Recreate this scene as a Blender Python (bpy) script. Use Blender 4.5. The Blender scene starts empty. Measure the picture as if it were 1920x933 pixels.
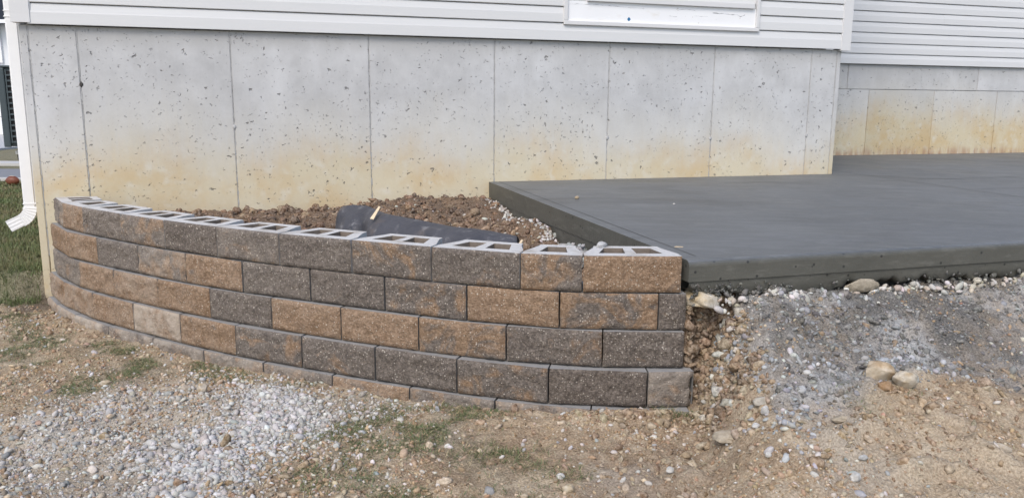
import bpy, bmesh, math, random
import numpy as np
from mathutils import Matrix, Vector
R = math.radians
scene = bpy.context.scene
col = scene.collection

# ---------------------------------------------------------------- camera, sky, sun, exposure
CAMZ = 1.30
cd = bpy.data.cameras.new('camera'); cam = bpy.data.objects.new('camera', cd); col.objects.link(cam)
cd.sensor_width = 36.0; cd.lens = 36.0*1508.1/1920.0; cd.clip_start = .05; cd.clip_end = 2000
cam.matrix_world = Matrix.Translation((0, 0, CAMZ)) @ Matrix.Rotation(R(90-10.353), 4, 'X') @ Matrix.Rotation(R(.418), 4, 'Z')
scene.camera = cam

SUN_AZ, SUN_EL = R(200), R(49)          # azimuth clockwise from +Y: behind and left of the camera
w = bpy.data.worlds.new('World'); scene.world = w; w.use_nodes = True
nt = w.node_tree; bg = nt.nodes['Background']
sky = nt.nodes.new('ShaderNodeTexSky'); sky.sky_type = 'NISHITA'; sky.sun_disc = False
sky.sun_elevation = SUN_EL; sky.sun_rotation = SUN_AZ; sky.dust_density = 2.0; sky.air_density = 1.0
hs = nt.nodes.new('ShaderNodeHueSaturation'); hs.inputs['Saturation'].default_value = 1.0
nt.links.new(sky.outputs[0], hs.inputs['Color']); nt.links.new(hs.outputs[0], bg.inputs[0])
bg.inputs[1].default_value = .15
sl = bpy.data.lights.new('sun', 'SUN'); sl.energy = 1.3; sl.angle = R(24); sl.color = (1, .95, .875)
so = bpy.data.objects.new('sun', sl); col.objects.link(so)
sd = Vector((math.sin(SUN_AZ)*math.cos(SUN_EL), math.cos(SUN_AZ)*math.cos(SUN_EL), math.sin(SUN_EL)))
so.rotation_euler = sd.to_track_quat('Z', 'Y').to_euler(); so.location = sd*30
scene.view_settings.view_transform = 'Standard'; scene.view_settings.look = 'None'
scene.view_settings.gamma = 1; scene.view_settings.exposure = .57
scene.render.engine = 'CYCLES'; scene.cycles.max_bounces = 6
rng = np.random.default_rng(7); random.seed(7)

# ---------------------------------------------------------------- numpy noise
def _hash(ix, iy, iz, seed):
    h = (ix.astype(np.int64)*374761393 + iy.astype(np.int64)*668265263 + iz.astype(np.int64)*2147483647 + seed*1274126177) & 0xffffffff
    h = ((h ^ (h >> 13))*1274126177) & 0xffffffff
    h = ((h ^ (h >> 16))*2246822519) & 0xffffffff
    return ((h ^ (h >> 15)) & 0xffffff)/float(0xffffff)
def noise2(x, y, seed=0):
    ix, iy = np.floor(x), np.floor(y); fx, fy = x-ix, y-iy
    fx = fx*fx*fx*(fx*(fx*6-15)+10); fy = fy*fy*fy*(fy*(fy*6-15)+10); z = np.zeros_like(ix)
    a = _hash(ix, iy, z, seed); b = _hash(ix+1, iy, z, seed); c = _hash(ix, iy+1, z, seed); d = _hash(ix+1, iy+1, z, seed)
    return (a+(b-a)*fx) + ((c+(d-c)*fx)-(a+(b-a)*fx))*fy      # 0..1
def fbm(x, y, f, octv=4, seed=0, gain=.5):
    s = np.zeros_like(x); a = 1.; t = 0.
    for i in range(octv):
        s += a*(noise2(x*f+i*17.3, y*f-i*9.1, seed+i)-.5); t += a; a *= gain; f *= 2.03
    return s/t*2                                               # about -1..1
def sstep(a, b, x):
    t = np.clip((x-a)/(b-a), 0, 1); return t*t*(3-2*t)

# ---------------------------------------------------------------- plan of the place (metres; camera stands at x=0, y=0)
TH = R(17.385); WO = np.array([0, 6.054])                       # house wall line: origin and bearing
TU = np.array([math.cos(TH), math.sin(TH)]); TN = np.array([math.sin(TH), -math.cos(TH)])
def uv(x, y): return (x*TU[0]+(y-WO[1])*TU[1], x*TN[0]+(y-WO[1])*TN[1])
def W2(u, v): p = WO+TU*u+TN*v; return float(p[0]), float(p[1])
HB = .1564; ZTOP = .689
COURSES = [
 [(-2.90,5.060),(-2.71,4.799),(-2.488,4.604),(-2.151,4.355),(-1.812,4.126),(-1.464,3.914),(-1.102,3.724),(-.727,3.562),(-.351,3.404),(.033,3.269),(.29,3.222),(.699,3.222)],
 [(-2.915,5.02),(-2.623,4.671),(-2.351,4.472),(-2.015,4.247),(-1.672,4.026),(-1.316,3.826),(-.943,3.661),(-.571,3.495),(-.194,3.34),(.198,3.233),(.606,3.212),(.725,3.222)],
 [(-2.93,5.06),(-2.80,4.86),(-2.515,4.566),(-2.209,4.347),(-1.867,4.124),(-1.516,3.917),(-1.153,3.731),(-.784,3.56),(-.409,3.401),(-.024,3.269),(.377,3.197),(.717,3.198)],
 [(-2.945,5.01),(-2.70,4.72),(-2.391,4.447),(-2.052,4.218),(-1.708,3.998),(-1.355,3.793),(-.986,3.62),(-.613,3.457),(-.236,3.301),(.154,3.185),(.561,3.149),(.757,3.166)],
 [(-2.955,4.985),(-2.80,4.79),(-2.556,4.549),(-2.246,4.315),(-1.902,4.097),(-1.553,3.886),(-1.195,3.693),(-.824,3.524),(-.45,3.366),(-.069,3.222),(.329,3.131),(.735,3.115)]]
FX = np.array([p[0] for p in COURSES[4]]); FY = np.array([p[1] for p in COURSES[4]])
SLAB_U0, SLAB_V1 = -.155, 2.92
def slab_z(v): return .712-.0154*v

def ground_z(x, y, rough=True):
    x = np.asarray(x, float); y = np.asarray(y, float)
    u, v = uv(x, y); yw = np.interp(x, FX, FY); dist = np.maximum(yw-y, 0)
    g = np.interp(x, [-3.2,-2.9,-2.4,-1,.5,.8], [-.07,-.07,-.045,-.015,.03,.035])*np.exp(-dist/1.1)
    g = g + .045*np.exp(-(((x-.45)/.26)**2+((y-3.06)/.10)**2)) + .02*np.exp(-(((x-.1)/.5)**2+((y-2.75)/.25)**2))
    g = g-.085*np.exp(-(dist/.04)**2)*sstep(-2.2, -2.6, x)
    # lawn level at the left, an undercut bank where the wall was dug in
    le = 4.96+.10*fbm(x, y*0, 3.0, 2, 5)
    lawn = sstep(-2.93, -3.06, x)*sstep(le, le+.22, y)
    far = np.interp(y, [5, 9, 13, 18], [.17, .13, .02, 0.])
    g = g*(1-lawn)+far*lawn
    g = np.where((y > 9) & (x > -2.9), 0, g)
    # backfill ramp in front of the slab
    d = v-SLAB_V1
    dw = d + .05*fbm(x, y, 2.5, 2, 21) if rough else d
    prof = np.interp(dw, [-.2,0,.2,.4,.65,.95,1.4,1.9], [.52,.485,.40,.30,.20,.10,.03,0])
    bl = sstep(.70, 1.03, x+.25*np.clip(d-.25, 0, .8))
    ramp = prof*bl
    under = sstep(.03+.05*fbm(x, y, 9, 2, 23), -.10, d)*sstep(.70, .80, x)
    ramp = ramp*(1-under)+.50*under
    ramp = np.where(x > .6, ramp, 0)
    g = np.maximum(g, ramp) + 0*g
    # planter fill
    zi = .495+.055*sstep(.8, .12, v)+.045*np.exp(-(((u+.62)/.5)**2+((v-.22)/.30)**2))-.09*sstep(1.05, 1.5, v)
    zi = zi+.085*np.exp(-((u+.22)/.20)**2)*sstep(.7, 1.3, v)
    zi = zi+.03*np.exp(-(((u+.32)/.13)**2+((v-.7)/.7)**2)) - .03*sstep(-2.2, -2.8, u)
    inside = sstep(yw+.10, yw+.15, y)*sstep(-2.93, -2.88, x)*np.where(x < .757, 1., 0.)
    slabside = sstep(SLAB_U0-.0, SLAB_U0+.1, u)*np.where(v < SLAB_V1-.05, 1, 0)
    zi = zi*(1-slabside)+.50*slabside
    g = g*(1-inside)+zi*inside
    if rough:
        clump = np.clip(1.6*fbm(x, y, 1.9, 3, 33)+.35, .12, 1)
        near = np.exp(-np.maximum(y-6, 0)/6)*np.exp(-np.maximum(np.abs(x)-4.5, 0)/4)
        bk = sstep(1.05, .86, x)*sstep(.70, .78, x)*sstep(.22, .05, d)
        amp = 1+.7*inside+.5*np.clip(ramp*4, 0, 1)+2.2*bk
        g = g+near*amp*(.020*fbm(x, y, 2.2, 3, 31)+.015*fbm(x, y, 9, 3, 41)+.0105*fbm(x, y, 34, 3, 51)+.018*clump*np.abs(fbm(x, y, 13, 3, 57)))
        # lumps pressed up by machine tracks, lower right
        for (cx, cy, L, wd, a, h) in RUTS:
            ca, sa = math.cos(a), math.sin(a); p = (x-cx)*ca+(y-cy)*sa; q = -(x-cx)*sa+(y-cy)*ca+ .25*p*p/L
            g = g+h*np.exp(-(p/L)**4-(q/wd)**2)
    return g
RUTS = [(1.09,2.52,.10,.028,R(122),0.046),(1.28,2.20,.11,.03,R(128),0.064),(1.50,2.24,.15,.03,R(150),0.064),(1.22,2.62,.10,.03,R(10),0.043),
        (1.38,2.46,.14,.025,R(5),0.046),(1.62,2.52,.10,.03,R(130),0.046),(1.55,2.70,.09,.035,R(140),0.043),(1.0,2.78,.09,.03,R(40),0.043),(1.80,2.35,.12,.03,R(125),0.064),
        (.62,2.62,.08,.05,R(0),0.031),(.95,2.55,.08,.035,R(110),0.031),(-1.55,3.10,.35,.05,R(12),-0.043),(-1.75,2.92,.3,.06,R(8),0.039),(-2.0,3.05,.3,.05,R(14),0.043)]
#ENDPLAN

# ---------------------------------------------------------------- object helpers
def tag(o, label, cat=None, group=None, kind=None):
    o['label'] = label
    if cat: o['category'] = cat
    if group: o['group'] = group
    if kind: o['kind'] = kind
    return o
def empty(name, loc=(0,0,0), rz=0, parent=None):
    o = bpy.data.objects.new(name, None); col.objects.link(o); o.location = loc; o.rotation_euler = (0,0,rz); o.empty_display_size = .1
    if parent: o.parent = parent
    return o
def link(name, me, mats, parent=None, loc=None, rz=0):
    o = bpy.data.objects.new(name, me); col.objects.link(o)
    if mats is not None and len(me.materials) == 0:
        for m in (mats if isinstance(mats, (list, tuple)) else [mats]): me.materials.append(m)
    if parent: o.parent = parent
    if loc is not None: o.location = loc
    if rz: o.rotation_euler = (0,0,rz)
    return o
def mesh_np(name, V, F, smooth=False, colr=None, fmat=None):
    """V (n,3), F (m,k) constant k or list of lists"""
    me = bpy.data.meshes.new(name)
    if isinstance(F, np.ndarray):
        k = F.shape[1]; me.vertices.add(len(V)); me.vertices.foreach_set('co', np.ascontiguousarray(V, np.float32).ravel())
        me.loops.add(F.size); me.loops.foreach_set('vertex_index', F.astype(np.int32).ravel())
        me.polygons.add(len(F)); me.polygons.foreach_set('loop_start', np.arange(0, F.size, k, dtype=np.int32))
        if smooth: me.polygons.foreach_set('use_smooth', np.ones(len(F), bool))
    else:
        me.from_pydata([tuple(p) for p in V], [], F)
        if smooth: me.polygons.foreach_set('use_smooth', np.ones(len(me.polygons), bool))
    if fmat is not None: me.polygons.foreach_set('material_index', np.asarray(fmat, np.int32))
    if colr is not None:
        a = me.color_attributes.new('Col', 'FLOAT_COLOR', 'POINT')
        c4 = np.ones((len(V), 4), np.float32); c4[:, :3] = colr; a.data.foreach_set('color', c4.ravel())
    me.update(calc_edges=True); me.validate()
    return me
def bm_mesh(bm, name, smooth=False):
    me = bpy.data.meshes.new(name); bm.normal_update(); bm.to_mesh(me); bm.free()
    if smooth: me.polygons.foreach_set('use_smooth', np.ones(len(me.polygons), bool))
    return me
def box_bm(bm, x0, x1, y0, y1, z0, z1):
    vs = [bm.verts.new(p) for p in ((x0,y0,z0),(x1,y0,z0),(x1,y1,z0),(x0,y1,z0),(x0,y0,z1),(x1,y0,z1),(x1,y1,z1),(x0,y1,z1))]
    for f in ((0,3,2,1),(4,5,6,7),(0,1,5,4),(1,2,6,5),(2,3,7,6),(3,0,4,7)): bm.faces.new([vs[i] for i in f])
def box(name, mat, parent, x0, x1, y0, y1, z0, z1, bev=0):
    bm = bmesh.new(); box_bm(bm, x0, x1, y0, y1, z0, z1)
    if bev: bmesh.ops.bevel(bm, geom=bm.edges[:], offset=bev, segments=2, affect='EDGES', profile=.6)
    return link(name, bm_mesh(bm, name), mat, parent)
def sweep(path, w2, d2, up=None, n=None):
    """rectangular tube along a path of points with frames; returns bmesh"""
    bm = bmesh.new(); rings = []
    for p, sx, sy in path: rings.append([bm.verts.new(p+sx*a*w2+sy*b*d2) for a, b in ((-1,-1),(1,-1),(1,1),(-1,1))])
    for a, b in zip(rings, rings[1:]):
        for i in range(4): bm.faces.new((a[i], a[(i+1) % 4], b[(i+1) % 4], b[i]))
    bm.faces.new(rings[0][::-1]); return bm, rings
def tube(pts, r, k=8):
    bm = bmesh.new(); rings = []
    for i, p in enumerate(pts):
        p = Vector(p); t = (Vector(pts[min(i+1, len(pts)-1)])-Vector(pts[max(i-1, 0)])).normalized()
        a = t.orthogonal().normalized(); b = t.cross(a)
        rings.append([bm.verts.new(p+(a*math.cos(2*math.pi*j/k)+b*math.sin(2*math.pi*j/k))*r) for j in range(k)])
    for a, b in zip(rings, rings[1:]):
        for j in range(k): bm.faces.new((a[j], a[(j+1) % k], b[(j+1) % k], b[j]))
    bm.faces.new(rings[0][::-1]); bm.faces.new(rings[-1]); return bm

# ---------------------------------------------------------------- material helpers
class Mat:
    def __init__(s, name, rough=.8, spec=.3):
        s.m = bpy.data.materials.new(name); s.m.use_nodes = True; s.t = s.m.node_tree; s.b = s.t.nodes['Principled BSDF']
        s.b.inputs['Roughness'].default_value = rough; s.b.inputs['Specular IOR Level'].default_value = spec
        s._pos = None
    def n(s, typ, **kw):
        nd = s.t.nodes.new('ShaderNode'+typ)
        for k, v in kw.items(): setattr(nd, k, v)
        return nd
    def l(s, a, b): s.t.links.new(a, b)
    def put(s, sock, v):
        if hasattr(v, 'is_linked'): s.l(v, sock)
        elif isinstance(v, (tuple, list)) and len(v) == 3 and sock.type == 'RGBA': sock.default_value = (*v, 1)
        else: sock.default_value = v
    @property
    def pos(s):
        if not s._pos: s._pos = s.n('NewGeometry').outputs['Position']
        return s._pos
    def obj(s): return s.n('TexCoord').outputs['Object']
    def scale(s, vec, sc):
        m = s.n('VectorMath', operation='MULTIPLY'); s.put(m.inputs[0], vec); m.inputs[1].default_value = sc; return m.outputs[0]
    def noise(s, vec, scale, detail=4, rough=.55, dist=0):
        nd = s.n('TexNoise'); s.put(nd.inputs['Vector'], vec); nd.inputs['Scale'].default_value = scale; nd.inputs['Detail'].default_value = detail
        nd.inputs['Roughness'].default_value = rough; nd.inputs['Distortion'].default_value = dist; return nd.outputs['Fac']
    def vor(s, vec, scale, out='Distance', rnd=1, feature='F1'):
        nd = s.n('TexVoronoi', feature=feature); s.put(nd.inputs['Vector'], vec); nd.inputs['Scale'].default_value = scale; nd.inputs['Randomness'].default_value = rnd
        return nd.outputs[out]
    def ramp(s, v, a, b, c=0., d=1.):
        nd = s.n('MapRange', interpolation_type='SMOOTHSTEP'); s.put(nd.inputs['Value'], v)
        for i, q in zip(('From Min','From Max','To Min','To Max'), (a, b, c, d)): s.put(nd.inputs[i], q)
        return nd.outputs[0]
    def math(s, op, a, b=0., clamp=False):
        nd = s.n('Math', operation=op, use_clamp=clamp); s.put(nd.inputs[0], a); s.put(nd.inputs[1], b); return nd.outputs[0]
    def mix(s, f, a, b, mode='MIX'):
        nd = s.n('Mix', data_type='RGBA', blend_type=mode); s.put(nd.inputs[0], f); s.put(nd.inputs[6], a); s.put(nd.inputs[7], b); return nd.outputs[2]
    def sep(s, v):
        nd = s.n('SeparateXYZ'); s.put(nd.inputs[0], v); return nd.outputs
    def color(s, v): s.put(s.b.inputs['Base Color'], v); return s
    def rough(s, v): s.put(s.b.inputs['Roughness'], v); return s
    def bump(s, h, dist=.01, strength=1., prev=None):
        nd = s.n('Bump'); s.put(nd.inputs['Height'], h); nd.inputs['Distance'].default_value = dist; nd.inputs['Strength'].default_value = strength
        if prev is not None: s.l(prev, nd.inputs['Normal'])
        s.l(nd.outputs[0], s.b.inputs['Normal']); return nd.outputs[0]
def simple(name, c, rough=.6, spec=.4, var=.08, scale=30, bump=0, bdist=.002):
    m = Mat(name, rough, spec); f = m.noise(m.pos, scale, 4)
    m.color(m.mix(f, tuple(x*(1-var) for x in c), tuple(min(1, x*(1+var)) for x in c)))
    if bump: m.bump(f, bdist, bump)
    return m.m

def foundation_mat(name, z_lo, z_hi, seed, base_red=False, stain_amt=1.):
    m = Mat(name, .85, .25); p = m.pos; x, y, z = m.sep(p); orr = m.n('ObjectInfo').outputs['Random']
    big = m.noise(p, .9, 3); mid = m.noise(p, 5, 5, .6); fine = m.noise(p, 60, 4, .6)
    g = m.mix(m.ramp(mid, .3, .7), (.46,.458,.455), (.55,.548,.545))
    cloud = m.ramp(m.noise(m.scale(p, (1,1,.6)), 2.3, 4, .6), .45, .72)
    g = m.mix(cloud, g, (.62,.62,.62))
    # top band: darker and greyer towards the top edge
    tb = m.ramp(m.math('ADD', z, m.math('MULTIPLY', mid, .22)), 1.70, 1.86)
    g = m.mix(m.math('MULTIPLY', tb, .6), g, (.36,.355,.34))
    # run-down streaks
    st = m.ramp(m.noise(m.scale(p, (9,9,.5)), 2.2, 3), .52, .75); g = m.mix(m.math('MULTIPLY', st, .15), g, (.62,.63,.64))
    # ochre soil stain from the old ground line
    zz = m.math('ADD', z, m.math('MULTIPLY', m.math('SUBTRACT', big, .5), .6)); zz = m.math('ADD', zz, m.math('MULTIPLY', m.math('SUBTRACT', orr, .5), .14)); zz = m.math('ADD', zz, m.math('MULTIPLY', m.math('SUBTRACT', mid, .5), .18))
    zz = m.math('ADD', zz, m.math('MULTIPLY', m.math('SUBTRACT', m.noise(m.scale(p, (16,16,.9)), 1.6, 3, .6), .5), .16))
    s = m.ramp(zz, z_hi, z_lo)
    pale = m.ramp(zz, z_hi+.25, z_hi-.10)
    g = m.mix(m.math('MULTIPLY', pale, .5), g, (.62,.595,.53))
    och = m.mix(m.ramp(m.noise(p, 2.2, 4, .65), .40, .68), (.62,.54,.37), (.59,.445,.24))
    och = m.mix(m.ramp(m.noise(p, 11, 3), .5, .8), och, (.66,.60,.47))
    g = m.mix(m.math('MULTIPLY', s, .88*stain_amt), g, och)
    if base_red:
        r = m.ramp(m.math('ADD', z, m.math('MULTIPLY', mid, .16)), .93, .82); rn = m.ramp(m.noise(m.scale(p, (6,6,1)), 3, 3), .35, .6)
        g = m.mix(m.math('MULTIPLY', m.math('MULTIPLY', r, rn), .75), g, (.40,.235,.15))
        e = m.ramp(m.noise(m.scale(p, (22,22,1.5)), 2, 2), .60, .68); g = m.mix(m.math('MULTIPLY', m.math('MULTIPLY', r, e), .7), g, (.62,.57,.5))
    br = m.math('ADD', m.math('MULTIPLY', orr, .12), .94); cx = m.n('CombineXYZ'); [m.l(br, cx.inputs[q]) for q in range(3)]; g = m.mix(1., g, cx.outputs[0], 'MULTIPLY')
    g = m.mix(m.math('MULTIPLY', fine, .35), g, m.mix(.5, g, (.25,.25,.25)))
    # bug holes: small pits, some wide some tiny
    dn = m.n('TexNoise'); m.put(dn.inputs['Vector'], p); dn.inputs['Scale'].default_value = 45; dn.inputs['Detail'].default_value = 2
    off = m.n('VectorMath', operation='MULTIPLY_ADD'); m.l(dn.outputs['Color'], off.inputs[0]); off.inputs[1].default_value = (.05,.05,.05); m.l(p, off.inputs[2])
    pw = off.outputs[0]
    dens = m.ramp(m.noise(p, 2.1, 3, .6), .28, .62, .35, 1)
    def pits(scale, r0, thr):
        nd = m.n('TexVoronoi'); m.put(nd.inputs['Vector'], m.scale(pw, (1,1,1.35))); nd.inputs['Scale'].default_value = scale
        rnd, rn2, _ = m.sep(nd.outputs['Color']); rr = m.math('MULTIPLY', m.math('ADD', m.math('MULTIPLY', m.math('MULTIPLY', rn2, rn2), .9), .35), r0)
        dd = m.ramp(nd.outputs['Distance'], rr, m.math('MULTIPLY', rr, .5)); th = m.math('ADD', m.math('MULTIPLY', m.math('SUBTRACT', 1., dens), .45), thr)
        return m.math('MULTIPLY', dd, m.math('GREATER_THAN', rnd, th))
    pt = m.math('MAXIMUM', pits(11, .165, .60), pits(25, .27, .62))
    pt = m.math('MAXIMUM', pt, m.math('MULTIPLY', pits(55, .34, .64), .7))
    g = m.mix(m.math('MULTIPLY', pt, .68), g, (.13,.125,.115)); m.color(g)
    h = m.math('SUBTRACT', m.math('ADD', m.math('MULTIPLY', fine, .08), m.math('MULTIPLY', mid, .25)), m.math('MULTIPLY', pt, 1.3)); m.bump(h, .006, .8)
    return m.m
def block_face_mat():
    m = Mat('split_face_block', .92, .2); p = m.obj(); oi = m.n('ObjectInfo'); cr, cg, cb = m.sep(oi.outputs['Color'])
    rv = m.n('VectorMath', operation='ADD'); m.l(p, rv.inputs[0]); m.l(m.scale(oi.outputs['Location'], (7.3,5.1,9.7)), rv.inputs[1]); q = rv.outputs[0]
    a = m.noise(q, 7.5, 5, .62, 1.0)
    f = m.ramp(m.math('ADD', a, m.math('MULTIPLY', m.math('SUBTRACT', cr, .5), .62)), .42, .60)
    char = m.mix(m.noise(q, 22, 4, .65), (.092,.076,.068), (.215,.180,.158))
    tan = m.mix(m.noise(q, 19, 4, .65), (.225,.128,.070), (.42,.265,.150))
    c = m.mix(f, char, tan)
    c = m.mix(m.ramp(m.noise(q, 85, 4, .75), .36, .70), m.mix(.46, c, (.035,.03,.026)), m.mix(.22, c, (.5,.43,.35)))
    # pale aggregate specks
    nd = m.n('TexVoronoi'); m.put(nd.inputs['Vector'], q); nd.inputs['Scale'].default_value = 105
    sp = m.math('MULTIPLY', m.ramp(nd.outputs['Distance'], .36, .20), m.ramp(m.sep(nd.outputs['Color'])[0], .55, .95))
    nd2 = m.n('TexVoronoi'); m.put(nd2.inputs['Vector'], q); nd2.inputs['Scale'].default_value = 42
    sp2 = m.math('MULTIPLY', m.ramp(nd2.outputs['Distance'], .19, .11), m.ramp(m.sep(nd2.outputs['Color'])[1], .70, .9))
    c = m.mix(m.math('MULTIPLY', m.math('MAXIMUM', sp, sp2), .72), c, (.60,.54,.46))
    # dry dust
    dust = m.math('MULTIPLY', cg, m.ramp(m.noise(q, 9, 4, .6), .25, .65)); c = m.mix(dust, c, (.47,.405,.335))
    c = m.mix(1, c, m.n('CombineXYZ').outputs[0], 'MULTIPLY') if False else c
    br = m.n('BrightContrast'); m.put(br.inputs[0], c); m.put(br.inputs[1], m.math('MULTIPLY', m.math('SUBTRACT', cb, .5), .12)); m.color(br.outputs[0])
    h = m.math('ADD', m.math('MULTIPLY', m.noise(q, 70, 4, .7), 1.), m.math('MULTIPLY', m.noise(q, 190, 2, .6), .5)); m.bump(h, .010, 1.)
    return m.m
def block_body_mat(name='block_concrete', k=1.):
    m = Mat(name, .9, .2); p = m.pos
    c = m.mix(m.noise(p, 40, 4), (.47*k,.46*k,.45*k), (.60*k,.59*k,.575*k)); c = m.mix(m.ramp(m.noise(p, 7, 3), .5, .75), c, (.40*k,.37*k,.335*k)); c = m.mix(m.ramp(m.noise(p, 160, 2), .6, .75), c, (.28*k,.27*k,.26*k))
    m.color(c); m.bump(m.noise(p, 150, 3), .003, .7); return m.m
def slab_mat():
    m = Mat('fresh_concrete', .62, .5); p = m.pos; x, y, z = m.sep(p)
    geo = m.n('NewGeometry'); nz = m.sep(geo.outputs['Normal'])[2]
    bru = m.noise(m.scale(p, (3, 26, 3)), 6, 3, .6); mid = m.noise(p, 2.2, 4, .6)
    top = m.mix(m.ramp(mid, .3, .7), (.104,.109,.112), (.138,.143,.146)); top = m.mix(m.ramp(m.noise(p, 90, 3, .7), .62, .76, 0, .35), top, (.17,.172,.172)); top = m.mix(m.ramp(bru, .3, .8, 0, .5), top, (.155,.158,.158))
    tw = m.noise(m.scale(p, (1.2, 5, 1)), 2.2, 5, .7, 1.6); top = m.mix(m.ramp(tw, .42, .68, 0, .55), top, (.185,.191,.195)); top = m.mix(m.ramp(m.noise(m.scale(p, (1, 3, 1)), 1.1, 4, .6, .8), .5, .7, 0, .45), top, (.075,.077,.076))
    wet = m.ramp(m.noise(p, .7, 3), .42, .6); top = m.mix(m.math('MULTIPLY', wet, .2), top, (.07,.072,.07))
    side = m.mix(m.noise(p, 5, 5, .6), (.070,.069,.058), (.112,.109,.093)); sv = m.n('TexVoronoi'); m.put(sv.inputs['Vector'], p); sv.inputs['Scale'].default_value = 26; sp_ = m.math('MULTIPLY', m.ramp(sv.outputs['Distance'], .20, .12), m.math('GREATER_THAN', m.sep(sv.outputs['Color'])[0], .55)); side = m.mix(m.ramp(m.noise(m.scale(p, (1,1,4)), 9, 4, .7), .5, .75, 0, .5), side, (.17,.165,.145)); side = m.mix(sp_, side, (.03,.03,.028))
    m.color(m.mix(m.ramp(nz, .35, .9), side, top)); ed = m.math('MULTIPLY', m.ramp(nz, .25, .6), m.ramp(nz, .995, .96)); m.rough(m.math('SUBTRACT', m.ramp(mid, .3, .7, .46, .62), m.math('MULTIPLY', ed, .30)))
    h = m.math('ADD', m.noise(p, 45, 4, .6), m.math('MULTIPLY', bru, .8)); m.bump(h, .004, .45); return m.m
def vcol_mat(name, rough=.95, fine=120, amt=.35, bdist=.004, spec=.15, crumb=0.):
    m = Mat(name, rough, spec); a = m.n('VertexColor', layer_name='Col'); f = m.noise(m.pos, fine, 4, .65)
    c = m.mix(m.ramp(f, .3, .72), m.mix(amt, a.outputs[0], (.02,.016,.012)), m.mix(amt*.5, a.outputs[0], (.75,.68,.58))); m.color(c); h = m.math('ADD', f, m.math('MULTIPLY', m.noise(m.pos, fine*.42, 3, .6), crumb)); m.bump(h, bdist, .8); return m.m
def fabric_mat():
    m = Mat('landscape_fabric', .55, .4); p = m.pos
    c = m.mix(m.noise(p, 7, 4, .6), (.034,.035,.043), (.085,.085,.097)); c = m.mix(m.ramp(m.noise(p, 5, 3, .6), .58, .8, 0, .6), c, (.15,.115,.09)); c = m.mix(m.ramp(m.noise(p, 14, 5, .7), .55, .75, 0, .8), c, (.25,.245,.25))
    m.color(c); m.bump(m.noise(p, 22, 4), .012, .6); return m.m
def siding_mat(name, c):
    m = Mat(name, .42, .4); p = m.pos
    f = m.noise(m.scale(p, (1,1,14)), 1.5, 3); cc = m.mix(f, tuple(v*.94 for v in c), c); cc = m.mix(m.ramp(m.noise(p, 3, 4), .62, .8, 0, .2), cc, (.55,.53,.5)); m.color(cc)
    m.bump(m.noise(m.scale(p, (2,2,60)), 3, 2), .001, .4); return m.m

M_found = foundation_mat('foundation_concrete', .70, 1.16, 0)
M_found2 = foundation_mat('rear_foundation_concrete', .95, 1.42, 0, True, 1.1)
M_body2 = block_body_mat('dusty_block_concrete', .52); M_face, M_body, M_slab, M_fabric = block_face_mat(), block_body_mat(), slab_mat(), fabric_mat()
M_ground = vcol_mat('bare_ground', .97, 130, .40, .010, crumb=1.3); M_peb = vcol_mat('crushed_stone', .9, 160, .16, .002); M_clod = vcol_mat('soil_clod', .98, 70, .5, .006)
M_rock = vcol_mat('field_stone', .9, 55, .24, .006)
M_siding = siding_mat('white_vinyl_siding', (.665,.665,.66)); M_siding2 = siding_mat('rear_vinyl_siding', (.665,.665,.665)); M_trim = siding_mat('vinyl_trim', (.67,.665,.66))
M_corewall = simple('soiled_shaded_core_wall', (.20,.165,.135), .95, .1, .3, 60, .5, .004); M_core = simple('core_fill', (.13,.085,.05), .95, .1, .5, 60, 1, .02)  # core walls: brown soiling, with the recess shade also put into the colour
def grass_mat():
    m = Mat('grass_blade', .6, .3); a = m.n('VertexColor', layer_name='Col'); m.color(a.outputs[0]); m.b.inputs['Subsurface Weight'].default_value = 0; return m.m
M_grass = grass_mat()

# ---------------------------------------------------------------- ground sheet
def axis(lo, hi, step, far_lo, far_hi, gr=1.16):
    a = list(np.arange(lo, hi+1e-6, step)); s = step; v = hi
    while v < far_hi: s *= gr; v += s; a.append(v)
    s = step; v = lo; pre = []
    while v > far_lo: s *= gr; v -= s; pre.append(v)
    return np.array(pre[::-1]+a)
def sdf(x, y, poly):
    P = np.array(poly, float); d2 = np.full(x.shape, 1e9); ins = np.zeros(x.shape, bool); n = len(P)
    for i in range(n):
        a = P[i]; b = P[(i+1) % n]; e = b-a; t = np.clip(((x-a[0])*e[0]+(y-a[1])*e[1])/(e@e), 0, 1)
        d2 = np.minimum(d2, (x-a[0]-t*e[0])**2+(y-a[1]-t*e[1])**2)
        c = ((a[1] > y) != (b[1] > y)) & (x < (b[0]-a[0])*(y-a[1])/(b[1]-a[1]+1e-12)+a[0]); ins ^= c
    return np.where(ins, 1, -1)*np.sqrt(d2)
def pm(x, y, poly, soft=.06, wob=.12, seed=3):
    xx = x+wob*fbm(x, y, 3.5, 3, seed); yy = y+wob*fbm(x, y, 3.5, 3, seed+50); return sstep(-soft, soft, sdf(xx, yy, poly))
P_GRAVEL = [(-2.05,3.05),(-1.94,3.3),(-1.7,3.45),(-1.54,3.71),(-1.37,3.67),(-1.08,3.56),(-.62,3.43),(-.29,3.27),(-.41,3.13),(-.68,3.05),(-.76,2.92),(-.83,2.73),(-.86,2.49),(-.9,1.6),(-2.6,1.6),(-2.9,2.6)]
P_WHITE1 = [(-1.35,2.77),(-1.18,3.12),(-1.17,3.43),(-.94,3.4),(-.74,3.13),(-.83,2.82),(-.88,2.49),(-1.12,2.3),(-1.29,2.6)]
P_WHITE2 = [(-2.09,3.11),(-1.94,3.22),(-1.63,3.56),(-1.47,3.67),(-1.31,3.49),(-1.63,3.06),(-1.65,2.72),(-1.82,2.67)]
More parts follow.
